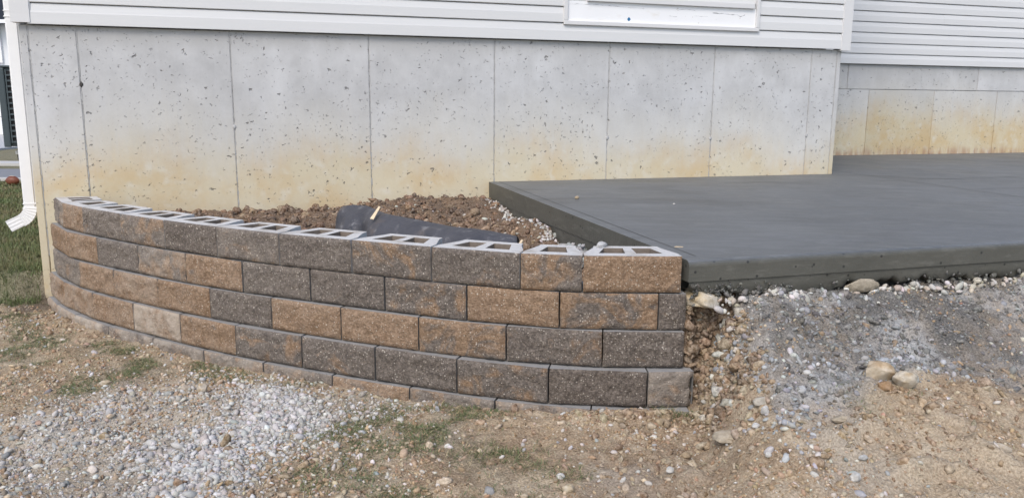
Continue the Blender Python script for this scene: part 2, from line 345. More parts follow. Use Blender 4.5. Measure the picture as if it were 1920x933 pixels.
P_GREY = [(.90,3.33),(1.0,3.6),(3.0,4.2),(9,6.2),(9,5.0),(2.82,3.22),(2.39,3.06),(2.07,3.02),(1.67,2.96),(1.4,2.93),(1.27,2.80),(1.15,2.68),(.94,2.66),(.89,2.93),(.88,3.15)]
P_GRASS = [[(-3.29,5.02),(-2.86,4.64),(-2.45,3.85),(-2.2,3.28),(-2.61,3.69)],[(-2.61,4.21),(-2.26,4.22),(-1.62,3.79),(-1.84,3.48),(-2.09,3.41),(-2.31,3.54)],[(-1.89,3.86),(-1.41,3.79),(-1.1,3.63),(-1.29,3.57),(-1.55,3.67)],[(-.81,3.22),(-.46,3.32),(-.06,3.14),(.08,2.77),(-.15,2.66),(-.39,2.81),(-.63,2.65),(-.8,2.46),(-.94,2.49),(-.81,2.87)],[(-.2,2.89),(.05,2.87),(.1,2.65),(-.11,2.62)],[(1.24,2.77),(1.44,2.86),(1.4,2.69),(1.24,2.66)],[(-.74,2.61),(-.29,2.63),(-.1,2.45),(-.8,2.46)]]
def weights(x, y):
    """soft masks of what the ground is made of"""
    u, v = uv(x, y); d = v-SLAB_V1
    gv = pm(x, y, P_GRAVEL, .10, .16, 3); wh = np.maximum(pm(x, y, P_WHITE1, .12, .15, 4), .8*pm(x, y, P_WHITE2, .12, .15, 6))
    gy = pm(x, y, P_GREY, .05, .10, 8)
    lawn = sstep(-3.0, -3.12, x)*sstep(4.9, 5.04, y+.12*fbm(x, y, 4, 2, 9)); lawn = np.maximum(lawn, np.where((y > 6.2) | (np.abs(x) > 6) | (y < -1.5), 1., 0.))
    yw = np.interp(x, FX, FY); ins = np.where((y > yw+.1) & (x > -2.95) & (x < .757), 1., 0.)*np.where((x > -2.95), 1, 0)
    ins = np.where((u > SLAB_U0+.05) & (v < SLAB_V1), 0, ins); lawn = np.where(ins > 0, 0, lawn)
    gr = np.clip(sum(pm(x, y, P, .14, .22, 12+i) for i, P in enumerate(P_GRASS)), 0, 1)
    return gv, wh, gy, lawn, ins, gr
xs = axis(-4.2, 3.4, .0145, -320, 320); ys = axis(1.75, 5.9, .0135, -320, 320)
GX, GY = np.meshgrid(xs, ys); gx, gy_ = GX.ravel(), GY.ravel(); gz = ground_z(gx, gy_)
gv, wh, gry, lawn, ins, gras = weights(gx, gy_)
n1 = fbm(gx, gy_, 1.6, 4, 61); n2 = fbm(gx, gy_, 7, 4, 71); n3 = fbm(gx, gy_, 26, 3, 81)
def lerp(a, b, t): return a+(b-a)*t[:, None]
rut = sum(np.exp(-(((gx-q[0])*math.cos(q[4])+(gy_-q[1])*math.sin(q[4]))/q[2])**4-((-(gx-q[0])*math.sin(q[4])+(gy_-q[1])*math.cos(q[4]))/q[3]*.8)**2) for q in RUTS if q[5] > .02)
C = lerp(np.array([.38,.265,.155]), np.array([.56,.45,.315]), np.clip(.5+.9*n2, 0, 1))
C = lerp(C, np.array([.25,.16,.088]), np.clip(1.7*n1+1.1*n3-.12, 0, 1)*.8); C = lerp(C, np.array([.46,.39,.30]), np.clip(rut, 0, 1)*.45)
C = lerp(C, np.array([.42,.385,.335]), np.clip(1.6*fbm(gx, gy_, 2.7, 3, 91)-.25, 0, 1)*.7)
C = lerp(C, np.array([.43,.375,.305]), gv*np.clip(.6+.5*n2, 0, 1)); C = lerp(C, np.array([.50,.475,.435]), gv*wh*.7)
C = lerp(C, np.array([.20,.165,.10]), gras*np.clip(.55+.8*n2, 0, 1)*.65)
gcol = lerp(np.tile(np.array([.105,.103,.10]), (len(gx), 1)), np.array([.38,.385,.385]), np.clip(.34+1.6*fbm(gx, gy_, 2.6, 4, 95)+.9*n3, 0, 1))
C = lerp(C, gcol, gry*np.clip(.95+.6*n2, 0, 1))
C = lerp(C, np.array([.14,.14,.065]), lawn*np.clip(.85+.3*n2, 0, 1))
soil = lerp(np.tile(np.array([.115,.066,.038]), (len(gx), 1)), np.array([.19,.112,.06]), np.clip(.45+1.1*n2+.4*n3, 0, 1)); C = lerp(C, soil, ins)
ug, vg = uv(gx, gy_); bank = sstep(1.02, .86, gx)*sstep(.70, .78, gx)*sstep(.16, .02, vg-SLAB_V1); C = lerp(C, np.array([.20,.125,.07]), bank*.85)
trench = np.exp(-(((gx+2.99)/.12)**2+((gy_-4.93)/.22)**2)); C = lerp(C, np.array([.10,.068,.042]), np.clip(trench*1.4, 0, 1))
nx, ny = len(xs), len(ys); I = np.arange(nx*ny).reshape(ny, nx)
F = np.stack([I[:-1,:-1], I[:-1,1:], I[1:,1:], I[1:,:-1]], -1).reshape(-1, 4)
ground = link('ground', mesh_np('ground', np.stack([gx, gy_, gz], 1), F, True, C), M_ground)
tag(ground, 'bare tan dirt ground with gravel and thin grass in front of the wall', 'ground', kind='structure')

# ---------------------------------------------------------------- house
house = empty('house', (WO[0], WO[1], 0), TH)
tag(house, 'white sided house on a stained grey concrete foundation behind the block wall', 'house')
SZ = 1.749
fnd = empty('foundation', parent=house)
def panel(u0, u1, y0, z0, z1, mat, th=.2, gap=.002):
    bm = bmesh.new(); j = random.uniform(-.0012, .0012)
    box_bm(bm, u0+gap, u1-gap, y0+j, y0+th, z0, z1)
    es = [e for e in bm.edges if all(v.co.y < y0+.05 for v in e.verts)]
    bmesh.ops.bevel(bm, geom=es, offset=.004, segments=2, affect='EDGES')
    return link('concrete_panel', bm_mesh(bm, 'concrete_panel'), mat, fnd)
JU = [-3.19,-3.14,-2.871,-1.962,-1.053,-.144,.765,1.674,2.583,2.83,2.876]
for a, b in zip(JU, JU[1:]): panel(a, b, 0, -.35, SZ-.004, M_found)
# cement fins squeezed out along the form joints
M_fin = simple('joint_cement', (.40,.40,.395), .9, .2, .25, 60, .6, .004)
def fin(u, y0, z0, z1, seed):
    r = random.Random(seed); bm = bmesh.new(); rows = []; n = int((z1-z0)/.022)
    for i in range(n+1):
        z = z0+(z1-z0)*i/n; k = r.random(); wd = .0022+.006*k**4+(.012 if r.random() < .05 else 0); h = -.0015+.005*r.random()*k; uu = u+r.uniform(-.002, .002)
        rows.append([bm.verts.new(p) for p in ((uu-wd, y0+.004, z), (uu, y0-h, z), (uu+wd, y0+.004, z))])
    for a, b in zip(rows, rows[1:]):
        for q in range(2): bm.faces.new((a[q], a[q+1], b[q+1], b[q]))
    return link('joint_fin', bm_mesh(bm, 'joint_fin', True), M_fin, fnd)
for i, u in enumerate(JU[1:-1]): fin(u, 0, .3, SZ, i)
# form tie ends on the joints
M_tie = simple('tie_patch', (.42,.42,.415), .9, .2, .3, 80, .8, .004)
for i, (u, z) in enumerate([(-2.868,1.39),(-1.962,1.12),(.767,1.03),(1.671,1.02),(2.585,1.04)]):
    bm = bmesh.new(); bmesh.ops.create_icosphere(bm, subdivisions=2, radius=1)
    for v in bm.verts: v.co = Vector((v.co.x*.012*(1+.3*math.sin(7*v.co.z+i)), v.co.y*.005, v.co.z*.016*(1+.3*math.cos(5*v.co.x+i))))
    link('form_tie', bm_mesh(bm, 'form_tie', True), M_tie if i else simple('tie_hole', (.08,.075,.07), .95, .1), fnd, (u, -.0005, z))
# side walls and the recessed rear wall of the foundation
box('side_wall', M_found, fnd, -3.19, -2.99, .203, 9, -.35, SZ+.02); box('side_wall', M_found, fnd, 2.676, 2.876, .203, 1.75, -.35, SZ+.02)
REC = 1.75
RJ = [2.88,3.78,4.70,5.61,6.54,7.46,8.4,9.4]
for a, b in zip(RJ, RJ[1:]): panel(a, b, REC, .3, 1.462, M_found2)
RU = [2.88,4.40,6.22,7.1,8.2,9.4]
for a, b in zip(RU, RU[1:]): panel(a, b, REC-.002, 1.465, 1.734, M_found2)

def siding_board(name, u0, u1, z0, e, y0, par, mat, first=False):
    lo = .0
    prof = [(-.012,.018),(.0145,.018),(.0155,0),(.0168,0),(.0178,.003),(.0168,.54*e),(.0150,.60*e),(.0085,e-.0075),(.0065,e-.006),(-.010,e-.0055),(-.010,e+.010),(-.012,e+.010)]
    V = [(u, y0-a, z0+b) for u in (u0, u1) for a, b in prof]; k = len(prof)
    Fc = [[i, i+1, k+i+1, k+i] for i in range(k-1)]+[[k-1, 0, k, 2*k-1]]+[list(range(k))[::-1], list(range(k, 2*k))]
    me = bpy.data.meshes.new(name); me.from_pydata(V, [], Fc); me.update(); return link(name, me, mat, par)
siding = empty('siding', parent=house)
DO0, DO1, DZ0, DZ1 = .377, 2.04, 1.863, 3.95
YS = -.014                                             # siding plane just proud of the concrete
z = SZ; e = .130
for i in range(22):
    segs = [(-3.13, 2.845)] if z+e < DZ0+.03 or z > DZ1 else [(-3.13, DO0+.02), (DO1-.02, 2.845)]
    if i == 1: segs = [(-3.13, DO0+.004), (DO1-.004, 2.845)]
    for a, b in segs: siding_board('siding_board', a, b, z, e, YS, siding, M_siding)
    z += e; e = .1155
HT = z
z = 1.738
for i in range(23):
    # factory-length boards butt at staggered lap joints
    cut = [7.9,6.55,7.7,6.0,5.62,7.2,5.2,6.8][i % 8]
    siding_board('siding_board', 2.88, cut+.02, z, .1128, REC-.012, siding, M_siding2)
    siding_board('siding_board', cut, 9.4, z, .1128, REC-.0135, siding, M_siding2); z += .1128
def corner_post(u0, u1, y0, z0):
    bm = bmesh.new(); box_bm(bm, u0, u1, y0, y0+.10, z0, HT); bmesh.ops.bevel(bm, geom=[e for e in bm.edges if abs(e.verts[0].co.z-e.verts[1].co.z) > 1], offset=.006, segments=2, affect='EDGES')
    return link('corner_post', bm_mesh(bm, 'corner_post'), M_trim, house)
corner_post(-3.222, -3.108, -.036, SZ+.008); corner_post(2.838, 2.937, -.036, SZ-.012)
wl = box('sheathing', M_trim, house, -3.19, 2.876, .012, 8.9, SZ+.021, HT); box('sheathing', M_trim, house, 2.88, 9.4, REC+.012, 8.9, 1.761, HT)
M_shin = simple('dark_shingle', (.06,.06,.065), .9, .2, .3, 20)
def roof(a, b, y0):
    bm = bmesh.new(); h = 2.25*(4.5-y0)/4.85
    vs = [bm.verts.new(p) for p in ((a,y0,HT),(b,y0,HT),(b,9.3,HT),(a,9.3,HT),(a,y0,HT+.15),(b,y0,HT+.15),(b,4.5,HT+.15+h),(a,4.5,HT+.15+h),(b,9.3,HT+.15),(a,9.3,HT+.15))]
    for f in ((0,3,2,1),(0,1,5,4),(4,5,6,7),(7,6,8,9),(2,3,9,8),(1,2,8,6,5),(3,0,4,7,9)): bm.faces.new([vs[i] for i in f])
    link('roof', bm_mesh(bm, 'roof'), M_shin, house)
roof(-3.5, 3.12, -.28); roof(3.121, 9.7, REC-.28)
# the boarded patio door opening
door = empty('patio_door', parent=house); tag(door, 'white boarded strip under the patio door')
M_board = Mat('white_board', .5, .4); p = M_board.pos
cb = M_board.mix(M_board.noise(p, 3, 4), (.80,.80,.805), (.86,.86,.86)); sx = M_board.ramp(M_board.noise(p, 42, 3, .6), .68, .74)
cb = M_board.mix(M_board.math('MULTIPLY', sx, .5), cb, (.42,.36,.28)); cb = M_board.mix(M_board.ramp(M_board.noise(M_board.scale(p,(1,1,2.5)), 2.4, 4, .7), .58, .72, 0, .3), cb, (.66,.60,.50)); M_board.color(cb); M_board.bump(M_board.noise(p, 9, 3), .003, .5); M_board = M_board.m
fy = YS-.030
for nm, a, b, c, d_ in (('frame_rail', DO0, DO1, DZ0, DZ0+.030), ('frame_rail', DO0, DO1, DZ1-.03, DZ1)): box(nm, M_trim, door, a, b, fy, .02, c, d_, .004)
for a, b in ((DO0, DO0+.030), (DO1-.030, DO1)): box('frame_stile', M_trim, door, a, b, fy+.001, .02, DZ0+.0305, DZ1-.0305, .004)
bd = box('cover_board', M_board, door, DO0+.031, DO1-.031, YS-.012, .01, DZ0+.0305, 2.035)
box('door_sill', M_trim, door, .56, 1.985, YS-.034, .01, 2.036, 2.075, .003)
box('door_frame', M_trim, door, DO0+.031, DO1-.031, YS-.004, .01, 2.076, 2.16)
g_ = Mat('door_glass', .05, .5); g_.color((.04,.05,.055)); box('glass_pane', g_.m, door, DO0+.05, 1.2, YS, .005, 2.161, DZ1-.031); box('glass_pane', g_.m, door, 1.21, DO1-.05, YS+.002, .007, 2.161, DZ1-.031)
# torn house-wrap edge on the board: thin ragged dark seams
M_seam = simple('seam_grey', (.30,.30,.31), .8, .2, .3, 50)
def seam(pts, w_=.0016):
    r = random.Random(len(pts)); bm = bmesh.new(); prev = None
    fine = []
    for (a, b) in zip(pts, pts[1:]):
        n = max(2, int(math.dist(a, b)/.02))
        for i in range(n): t = i/n; fine.append((a[0]+(b[0]-a[0])*t, a[1]+(b[1]-a[1])*t+r.uniform(-.002, .002), r.random()))
    for u_, z_, k in fine:
        h = w_*(.15+k*k); c = [bm.verts.new((u_, YS-.0127, z_-h)), bm.verts.new((u_, YS-.0127, z_+h))]
        if prev: bm.faces.new((prev[0], c[0], c[1], prev[1]))
        prev = c
    s = link('tape_seam', bm_mesh(bm, 'tape_seam'), M_seam, bd); return s
seam([(.42,2.012),(.60,2.015),(.95,2.003),(1.05,2.0)]); seam([(1.245,1.955),(1.31,1.953),(1.312,2.0),(1.35,2.008),(1.46,2.008),(1.475,1.985)], .0014); seam([(1.62,1.992),(1.76,1.988),(1.84,1.985),(1.87,1.975),(1.93,1.992)], .003); seam([(1.46,1.965),(1.56,1.962),(1.6,1.962)], .001)
bm = bmesh.new(); f = [bm.verts.new((.905+a, YS-.0132, 1.920+b)) for a, b in ((0,-.017),(.015,0),(0,.017),(-.015,0))]; bm.faces.new(f)
dm = link('diamond_mark', bm_mesh(bm, 'diamond_mark'), simple('blue_print', (.03,.16,.32), .6, .3, .1), bd); dm['label'] = 'small blue diamond mark on the white board'

# ---------------------------------------------------------------- patio slab
slab = empty('patio_slab', (WO[0], WO[1], 0), TH); tag(slab, 'freshly poured dark grey concrete patio slab beside the block wall', 'patio slab')
out = [(SLAB_U0-.03, -.004), (SLAB_U0, -SLAB_V1), (9.2, -SLAB_V1), (9.2, REC-.004), (2.882, REC-.004), (2.882, -.004)]
def slab_part(name, inset, ztop, zbot, bev, infr=None):
    infr = inset if infr is None else infr
    bm = bmesh.new(); o2 = [(out[0][0]+inset, out[0][1]), (out[1][0]+inset, out[1][1]+infr), (out[2][0], out[2][1]+infr)]+out[3:]
    top = [bm.verts.new((a, b, ztop(-b))) for a, b in o2]; bot = [bm.verts.new((a, b, zbot)) for a, b in o2]; n = len(o2)
    bm.faces.new(top); bm.faces.new(bot[::-1])
    for i in range(n): bm.faces.new((top[i], bot[i], bot[(i+1) % n], top[(i+1) % n]))
    if bev:
        es = [bm.edges.get((top[0], top[1])), bm.edges.get((top[1], bot[1]))]; e1 = bm.edges.get((top[1], top[2]))
        bmesh.ops.bevel(bm, geom=[e1], offset=bev, segments=4, affect='EDGES', profile=.5); bmesh.ops.bevel(bm, geom=[e for e in es if e.is_valid], offset=.006, segments=3, affect='EDGES')
    bmesh.ops.recalc_face_normals(bm, faces=bm.faces)
    return link(name, bm_mesh(bm, name), M_slab, slab)
slab_part('slab_top', 0, slab_z, .578, .024)
# thickened edge below the form board, ragged where it ran onto the gravel
bm = bmesh.new(); r = random.Random(3); front = []
uu = np.arange(SLAB_U0+.006, 9.2, .02)
for u in uu:
    zb = float(np.interp(u, [-.15,-.05,.1,.3,.45,.62,.9,1.6,9], [.53,.515,.50,.475,.475,.505,.515,.50,.49]))+.010*math.sin(u*31)+.008*math.sin(u*77+1)+r.uniform(-.006, .006)
    y = -SLAB_V1+.007
    jj = r.uniform(-.004, .006)
    front.append([bm.verts.new(q) for q in ((u, y+.001*math.sin(u*9), .5775), (u, y+.002, .545), (u, y+.004+jj, zb+.012), (u, y+.018+jj, zb), (u, y+.12, zb+.004))])
for a, b in zip(front, front[1:]):
    for q in range(4): bm.faces.new((a[q], a[q+1], b[q+1], b[q]))
bmesh.ops.recalc_face_normals(bm, faces=bm.faces)
link('thickened_edge', bm_mesh(bm, 'thickened_edge', True), M_slab, slab)
slab_part('slab_base', .004, lambda v: .5775, .44, 0, .10)
# edging-tool groove along the open edges and two control joints
M_groove = simple('tooled_groove', (.075,.076,.072), .7, .3, .2, 40)
def groove(u0, v0, u1, v1, wd):
    bm = bmesh.new(); a = Vector((u0, -v0, 0)); b = Vector((u1, -v1, 0)); t = (b-a).normalized(); n = Vector((-t.y, t.x, 0))*wd
    q = [bm.verts.new((c.x, c.y, slab_z(-c.y)+.0012)) for c in (a-n, b-n, b+n, a+n)]; bm.faces.new(q); bmesh.ops.recalc_face_normals(bm, faces=bm.faces); return link('control_joint', bm_mesh(bm, 'control_joint'), M_groove, slab)
groove(3.05, -1.7, 3.15, 2.85, .003); groove(SLAB_U0+.045, .01, SLAB_U0+.075, 2.84, .0025); groove(2.89, .55, 9.1, .45, .003)

# ---------------------------------------------------------------- retaining wall, block by block
wall = empty('retaining_wall', (-.5, 3.6, 0)); tag(wall, 'curved dry-stacked retaining wall of tan and charcoal split-face concrete blocks', 'retaining wall')
WOFF = Vector((-.5, 3.6, 0))
# (brown share, dust, brightness) of every block, left to right, top course first
T_, K_, X_, L_, S_ = (.85,.12,.5), (.12,.10,.45), (.45,.12,.5), (.75,.75,.62), (.3,.40,.55)
TONES = [[S_,(.75,.25,.5),(.25,.18,.5),(.50,.22,.55),(.08,.08,.45),(.30,.22,.52),(.15,.10,.5),(.42,.08,.5),(.28,.08,.48),(.55,.08,.52),(.88,.05,.55)],
         [T_,(.82,.2,.5),(.2,.15,.52),(.45,.32,.58),(.85,.12,.56),(.12,.15,.5),(.15,.08,.48),(.40,.06,.5),(1.,.05,.60),(.55,.06,.5),(.2,.05,.42)],
         [S_,(.35,.30,.5),(.80,.2,.5),(.75,.32,.56),(.85,.12,.5),(.10,.12,.46),(.78,.14,.5),(.95,.08,.58),(.55,.08,.5),(.30,.05,.46),(.18,.05,.42)],
         [(.8,.45,.5),(.8,.35,.52),(.8,.22,.5),L_,(.72,.16,.5),(.42,.10,.5),(.30,.10,.46),(.18,.05,.45),(.36,.05,.46),(.10,.04,.36),(.3,.45,.5)],
         [(.6,.6,.55),(.6,.65,.55),(.5,.85,.66),(.4,.55,.56),(.3,.55,.56),(.5,.5,.55),(.4,.35,.5),(.7,.25,.5),(.35,.25,.5),(.5,.35,.52),(.4,.3,.5)]]
def make_block(w_, top, seed, broken=False):
    """hollow unit: split face in front (y=0), body tapering to the rear; x along the face"""
    hb = HB-.0045; D = .232 if w_ > .2 else .2; tp = min(.062, w_*.2); nx_ = max(6, int(w_/.0105)); nz_ = 14
    X, Z = np.meshgrid(np.linspace(-w_/2, w_/2, nx_+1), np.linspace(0, hb, nz_+1)); xx, zz = X.ravel(), Z.ravel()
    ed = np.minimum(np.minimum(xx+w_/2, w_/2-xx), np.minimum(zz, hb-zz)); rnd = np.clip(1-ed/.011, 0, 1)**2
    dsp = .0075*fbm(xx, zz, 14, 3, seed*7+1)+.0075*fbm(xx, zz, 40, 3, seed*7+2)+.0040*fbm(xx, zz, 110, 2, seed*7+3)
    inner = np.clip(ed/.012, 0, 1); Y = -.0035*inner-dsp*(.25+.75*inner)*inner+.0085*rnd
    Y = np.where(ed < 1e-6, .0065, Y)
    chip = np.zeros_like(xx)
    xj = xx+np.where((xx > w_/2-1e-5) | (xx < -w_/2+1e-5), .0016*fbm(xx*0+seed, zz, 40, 3, seed), 0)
    zj = zz-np.where(zz > hb-1e-5, .0022*np.clip(fbm(xx, zz*0+seed, 30, 3, seed+5)+.1, 0, 1), 0)
    if broken:
        k = sstep(w_/2-.03, w_/2, xx); Y = Y+.02*k*(fbm(xx, zz, 14, 3, seed)+.5); xj = xj-k*.018*(.4+fbm(zz, zz*0, 20, 3, seed+3))*np.where(zz < hb*.8, 1, .2)
    V = [tuple(q) for q in np.stack([xj, Y, zj], 1)]; I_ = np.arange(len(xx)).reshape(nz_+1, nx_+1)
    Fc = [list(q) for q in np.stack([I_[:-1,:-1], I_[:-1,1:], I_[1:,1:], I_[1:,:-1]], -1).reshape(-1, 4)]; mt = [0]*len(Fc)
    def add(p): V.append(p); return len(V)-1
    def lerp2(a, b, t): return a+(b-a)*t
    def pt(s, t, z_):                          # s 0..1 across, t 0..1 to the rear
        wh_ = w_/2-tp*sstep(.12, 1., np.array(t)); return add(((2*s-1)*float(wh_), .0065+t*(D-.0065), z_))
    # sides, back and bottom
    tb = [0, .3, .65, 1]
    ls0 = [pt(0, t, 0) for t in tb]; ls1 = [pt(0, t, hb) for t in tb]; rs0 = [pt(1, t, 0) for t in tb]; rs1 = [pt(1, t, hb) for t in tb]
    for i in range(3):
        Fc += [[ls0[i], ls1[i], ls1[i+1], ls0[i+1]], [rs0[i], rs0[i+1], rs1[i+1], rs1[i]]]; mt += [1, 1]
    Fc += [[ls0[3], ls1[3], rs1[3], rs0[3]]]; mt += [1]
    # top with cores
    cores = 2 if w_ > .3 else (1 if w_ > .2 else 0)
    sc = [0, .16, .44, .56, .84, 1] if cores == 2 else ([0, .26, .74, 1] if cores else [0, 1]); tc = [0, .27, .80, 1]; hole = {2: (1, 3), 1: (1,), 0: ()}[cores]
    grid = [[pt(s, t, hb-.0005) for s in sc] for t in tc]
    for j in range(3):
        for i in range(len(sc)-1):
            a, b, c_, d_ = grid[j][i], grid[j][i+1], grid[j+1][i+1], grid[j+1][i]
            if top and j == 1 and i in hole:
                lo = [add((V[q][0]*.985, V[q][1], .01)) for q in (a, b, c_, d_)]; up = [a, b, c_, d_]
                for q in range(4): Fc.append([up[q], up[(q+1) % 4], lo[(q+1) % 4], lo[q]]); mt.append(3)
                fz = .014+.005*math.sin(seed*3.1+i)+(.05 if seed > 7 else 0); fl = [add((V[q][0], V[q][1], fz+.012*math.sin(seed+q*2))) for q in (a, b, c_, d_)]; Fc.append(fl); mt.append(2)
            else: Fc.append([a, b, c_, d_]); mt.append(1)
    me = bpy.data.meshes.new('block'); me.from_pydata(V, [], Fc); me.polygons.foreach_set('material_index', np.array(mt, np.int32))
    me.polygons.foreach_set('use_smooth', np.array([m == 0 for m in mt])); me.update()
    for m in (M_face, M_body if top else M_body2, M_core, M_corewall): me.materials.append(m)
    return me
sd_ = 1; jr = random.Random(11)
for k, C_ in enumerate(COURSES):
    for i, (a, b) in enumerate(zip(C_, C_[1:])):
        a2, b2 = Vector(a), Vector(b); dv = b2-a2; w_ = dv.length
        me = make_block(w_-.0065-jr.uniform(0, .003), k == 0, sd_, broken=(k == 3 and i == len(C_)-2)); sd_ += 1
        mid = (a2+b2)/2; o = link('block', me, None, wall, (mid.x-WOFF.x, mid.y-WOFF.y, ZTOP-(k+1)*HB+jr.uniform(-.0008, .0008)), math.atan2(dv.y, dv.x)+jr.uniform(-.006, .006))
        t = TONES[k][i]; o.color = (t[0], t[1], t[2], 1)
# a dry gob of cement left on the last cap block
def blob_np(c, r, seed, sub=3, sq=(1,1,.7), amp=.28, rz=0, facet=0.):
    bm = bmesh.new(); bmesh.ops.create_icosphere(bm, subdivisions=sub, radius=1); V = np.array([v.co[:] for v in bm.verts]); Fq = np.array([[v.index for v in f.verts] for f in bm.faces]); bm.free()
    rr = np.random.default_rng(seed)
    nrm = V/np.linalg.norm(V, axis=1)[:, None]
    rad = 1+amp*(.7*fbm(nrm[:,0]*1.0+seed*3.1+nrm[:,2], nrm[:,1]+nrm[:,2]*.8, 1.3, 3, seed)+.35*fbm(nrm[:,0]+nrm[:,2]*1.7, nrm[:,1]-nrm[:,2]+seed, 3.7, 3, seed+9))
    V = nrm*rad[:, None]
    for q in range(int(facet)):                # knock off flat facets like broken stone
        d = rr.normal(size=3); d /= np.linalg.norm(d); lim = rr.uniform(.62, .85); e = V@d; over = np.clip(e-lim, 0, None); V -= over[:, None]*d*.93
    V = V*np.array(sq)*r; ca, sa = math.cos(rz), math.sin(rz); V = np.stack([V[:,0]*ca-V[:,1]*sa, V[:,0]*sa+V[:,1]*ca, V[:,2]], 1)
    return V+np.array(c), Fq
def rock(label, x, y, r, colr, sq=(1,.8,.6), seed=1, rz=0, sink=.35, z=None, name='rock', facet=6, colr2=None, cat='rock', group=None, sub=4):
    zz = float(ground_z(np.array([x]), np.array([y]))[0]) if z is None else z
    V, Fq = blob_np((0,0,0), r, seed, sub, sq, .30, rz, facet); V[:, 2] += r*sq[2]*(1-2*sink)
    c = np.tile(np.array(colr, float), (len(V), 1)); k = np.clip(.5+1.2*fbm(V[:,0]/r+seed, V[:,1]/r+V[:,2]/r, 1.6, 4, seed+2), 0, 1)[:, None]; c2 = np.array(colr2 if colr2 is not None else [q*.72 for q in colr]); c = c+(c2-c)*k
    o = link(name, mesh_np(name, V, Fq, True, c), M_rock, None, (x, y, zz)); return tag(o, label, cat, group)
# ---------------------------------------------------------------- loose stone, soil, grass (masses nobody could count)
def ico(sub):
    bm = bmesh.new(); bmesh.ops.create_icosphere(bm, subdivisions=sub, radius=1); V = np.array([v.co[:] for v in bm.verts]); Fq = np.array([[v.index for v in f.verts] for f in bm.faces]); bm.free(); return V, Fq
ICO1, ICO2 = ico(1), ico(2)
def pebbles(name, P, r, C_, label, cat, mat, sub=1, flat=(.4, .9), jit=.32, sink=.42, smooth=False):
    V0, F0 = ICO1 if sub == 1 else ICO2; n = len(P); k = len(V0)
    V = np.repeat(V0[None], n, 0)*(1+rng.uniform(-jit, jit, (n, k, 1)))
    V *= np.stack([rng.uniform(.95, 1.5, n), rng.uniform(.6, 1, n), rng.uniform(*flat, n)], 1)[:, None, :]
    q = rng.normal(size=(n, 4)); q[:, 1:3] *= .45; q /= np.linalg.norm(q, axis=1)[:, None]; a, b, c, d = q.T
    M = np.stack([1-2*(c*c+d*d), 2*(b*c-a*d), 2*(b*d+a*c), 2*(b*c+a*d), 1-2*(b*b+d*d), 2*(c*d-a*b), 2*(b*d-a*c), 2*(c*d+a*b), 1-2*(b*b+c*c)], 1).reshape(n, 3, 3)
    V = np.einsum('nij,nkj->nki', M, V)*r[:, None, None]; Pz = P.copy(); Pz[:, 2] += r*(.72-2*.72*sink); V += Pz[:, None, :]
    Fq = (F0[None]+(np.arange(n)*k)[:, None, None]).reshape(-1, 3)
    o = link(name, mesh_np(name, V.reshape(-1, 3), Fq, smooth, np.repeat(C_, k, 0)), mat); return tag(o, label, cat, kind='stuff')
def pal(n, cols, wts=None, var=.12):
    cols = np.array(cols); wts = None if wts is None else np.array(wts)/sum(wts); i = rng.choice(len(cols), n, p=wts); return np.clip(cols[i]*(1+rng.normal(0, var, (n, 1)))*(1+rng.normal(0, .03, (n, 3))), .01, .85)
def sample(n, x0, x1, y0, y1, wf, thr=None):
    xs_, ys_ = [], []; got = 0
    while got < n:
        x = rng.uniform(x0, x1, n*2); y = rng.uniform(y0, y1, n*2); k = rng.random(n*2) < wf(x, y); xs_.append(x[k]); ys_.append(y[k]); got += k.sum()
        if k.sum() < 5: break
    x = np.concatenate(xs_)[:n]; y = np.concatenate(ys_)[:n]; return np.stack([x, y, ground_z(x, y)], 1)
def outside(x, y):
    u, v = uv(x, y); yw = np.interp(x, FX, FY); ok = np.where(x < .76, y < yw-.004, v > SLAB_V1+.005); return ok & ~((x < -2.95) & (y > 5.0))
WHITE = [(.50,.48,.445),(.41,.38,.34),(.60,.585,.555),(.33,.275,.21),(.34,.25,.17),(.25,.245,.24)]
P_ = sample(19000, -2.7, -.2, 1.9, 3.8, lambda x, y: outside(x, y)*np.clip(pm(x, y, P_GRAVEL, .22, .2, 3)*(.30+.5*np.clip(.5+fbm(x, y, 4, 3, 101), 0, 1))+.35*pm(x, y, P_WHITE1, .12, .15, 4), 0, 1))
wv = np.maximum(pm(P_[:,0], P_[:,1], P_WHITE1, .12, .15, 4), .5*pm(P_[:,0], P_[:,1], P_WHITE2, .12, .15, 6)); cc = pal(len(P_), WHITE, [4,4,2.5,3,2,1.5]); cc = lerp(cc, pal(len(P_), [(.62,.61,.595),(.54,.53,.515),(.44,.435,.43)]), wv*.7)
pebbles('white_gravel', P_, np.clip(rng.lognormal(-5.2, .5, len(P_)), .0025, .020)*(.85+.3*wv), cc, 'pale crushed limestone gravel strewn over the lower left ground', 'gravel', M_peb)
# grey stone and cement crumbs on the ramp
P_ = sample(3200, .8, 3.1, 2.5, 4.0, lambda x, y: outside(x, y)*pm(x, y, P_GREY, .08, .10, 8)*np.clip(.35+1.1*fbm(x, y, 5, 3, 111), .06, 1))
pebbles('grey_gravel', P_, np.clip(rng.lognormal(-5.35, .6, len(P_)), .002, .018), pal(len(P_), [(.17,.168,.165),(.25,.25,.25),(.34,.34,.335),(.11,.108,.104),(.33,.25,.17)], [4,4,2,3,1]), 'grey cement-dusted gravel on the slope under the patio slab', 'gravel', M_peb, flat=(.4,.8), sink=.55)
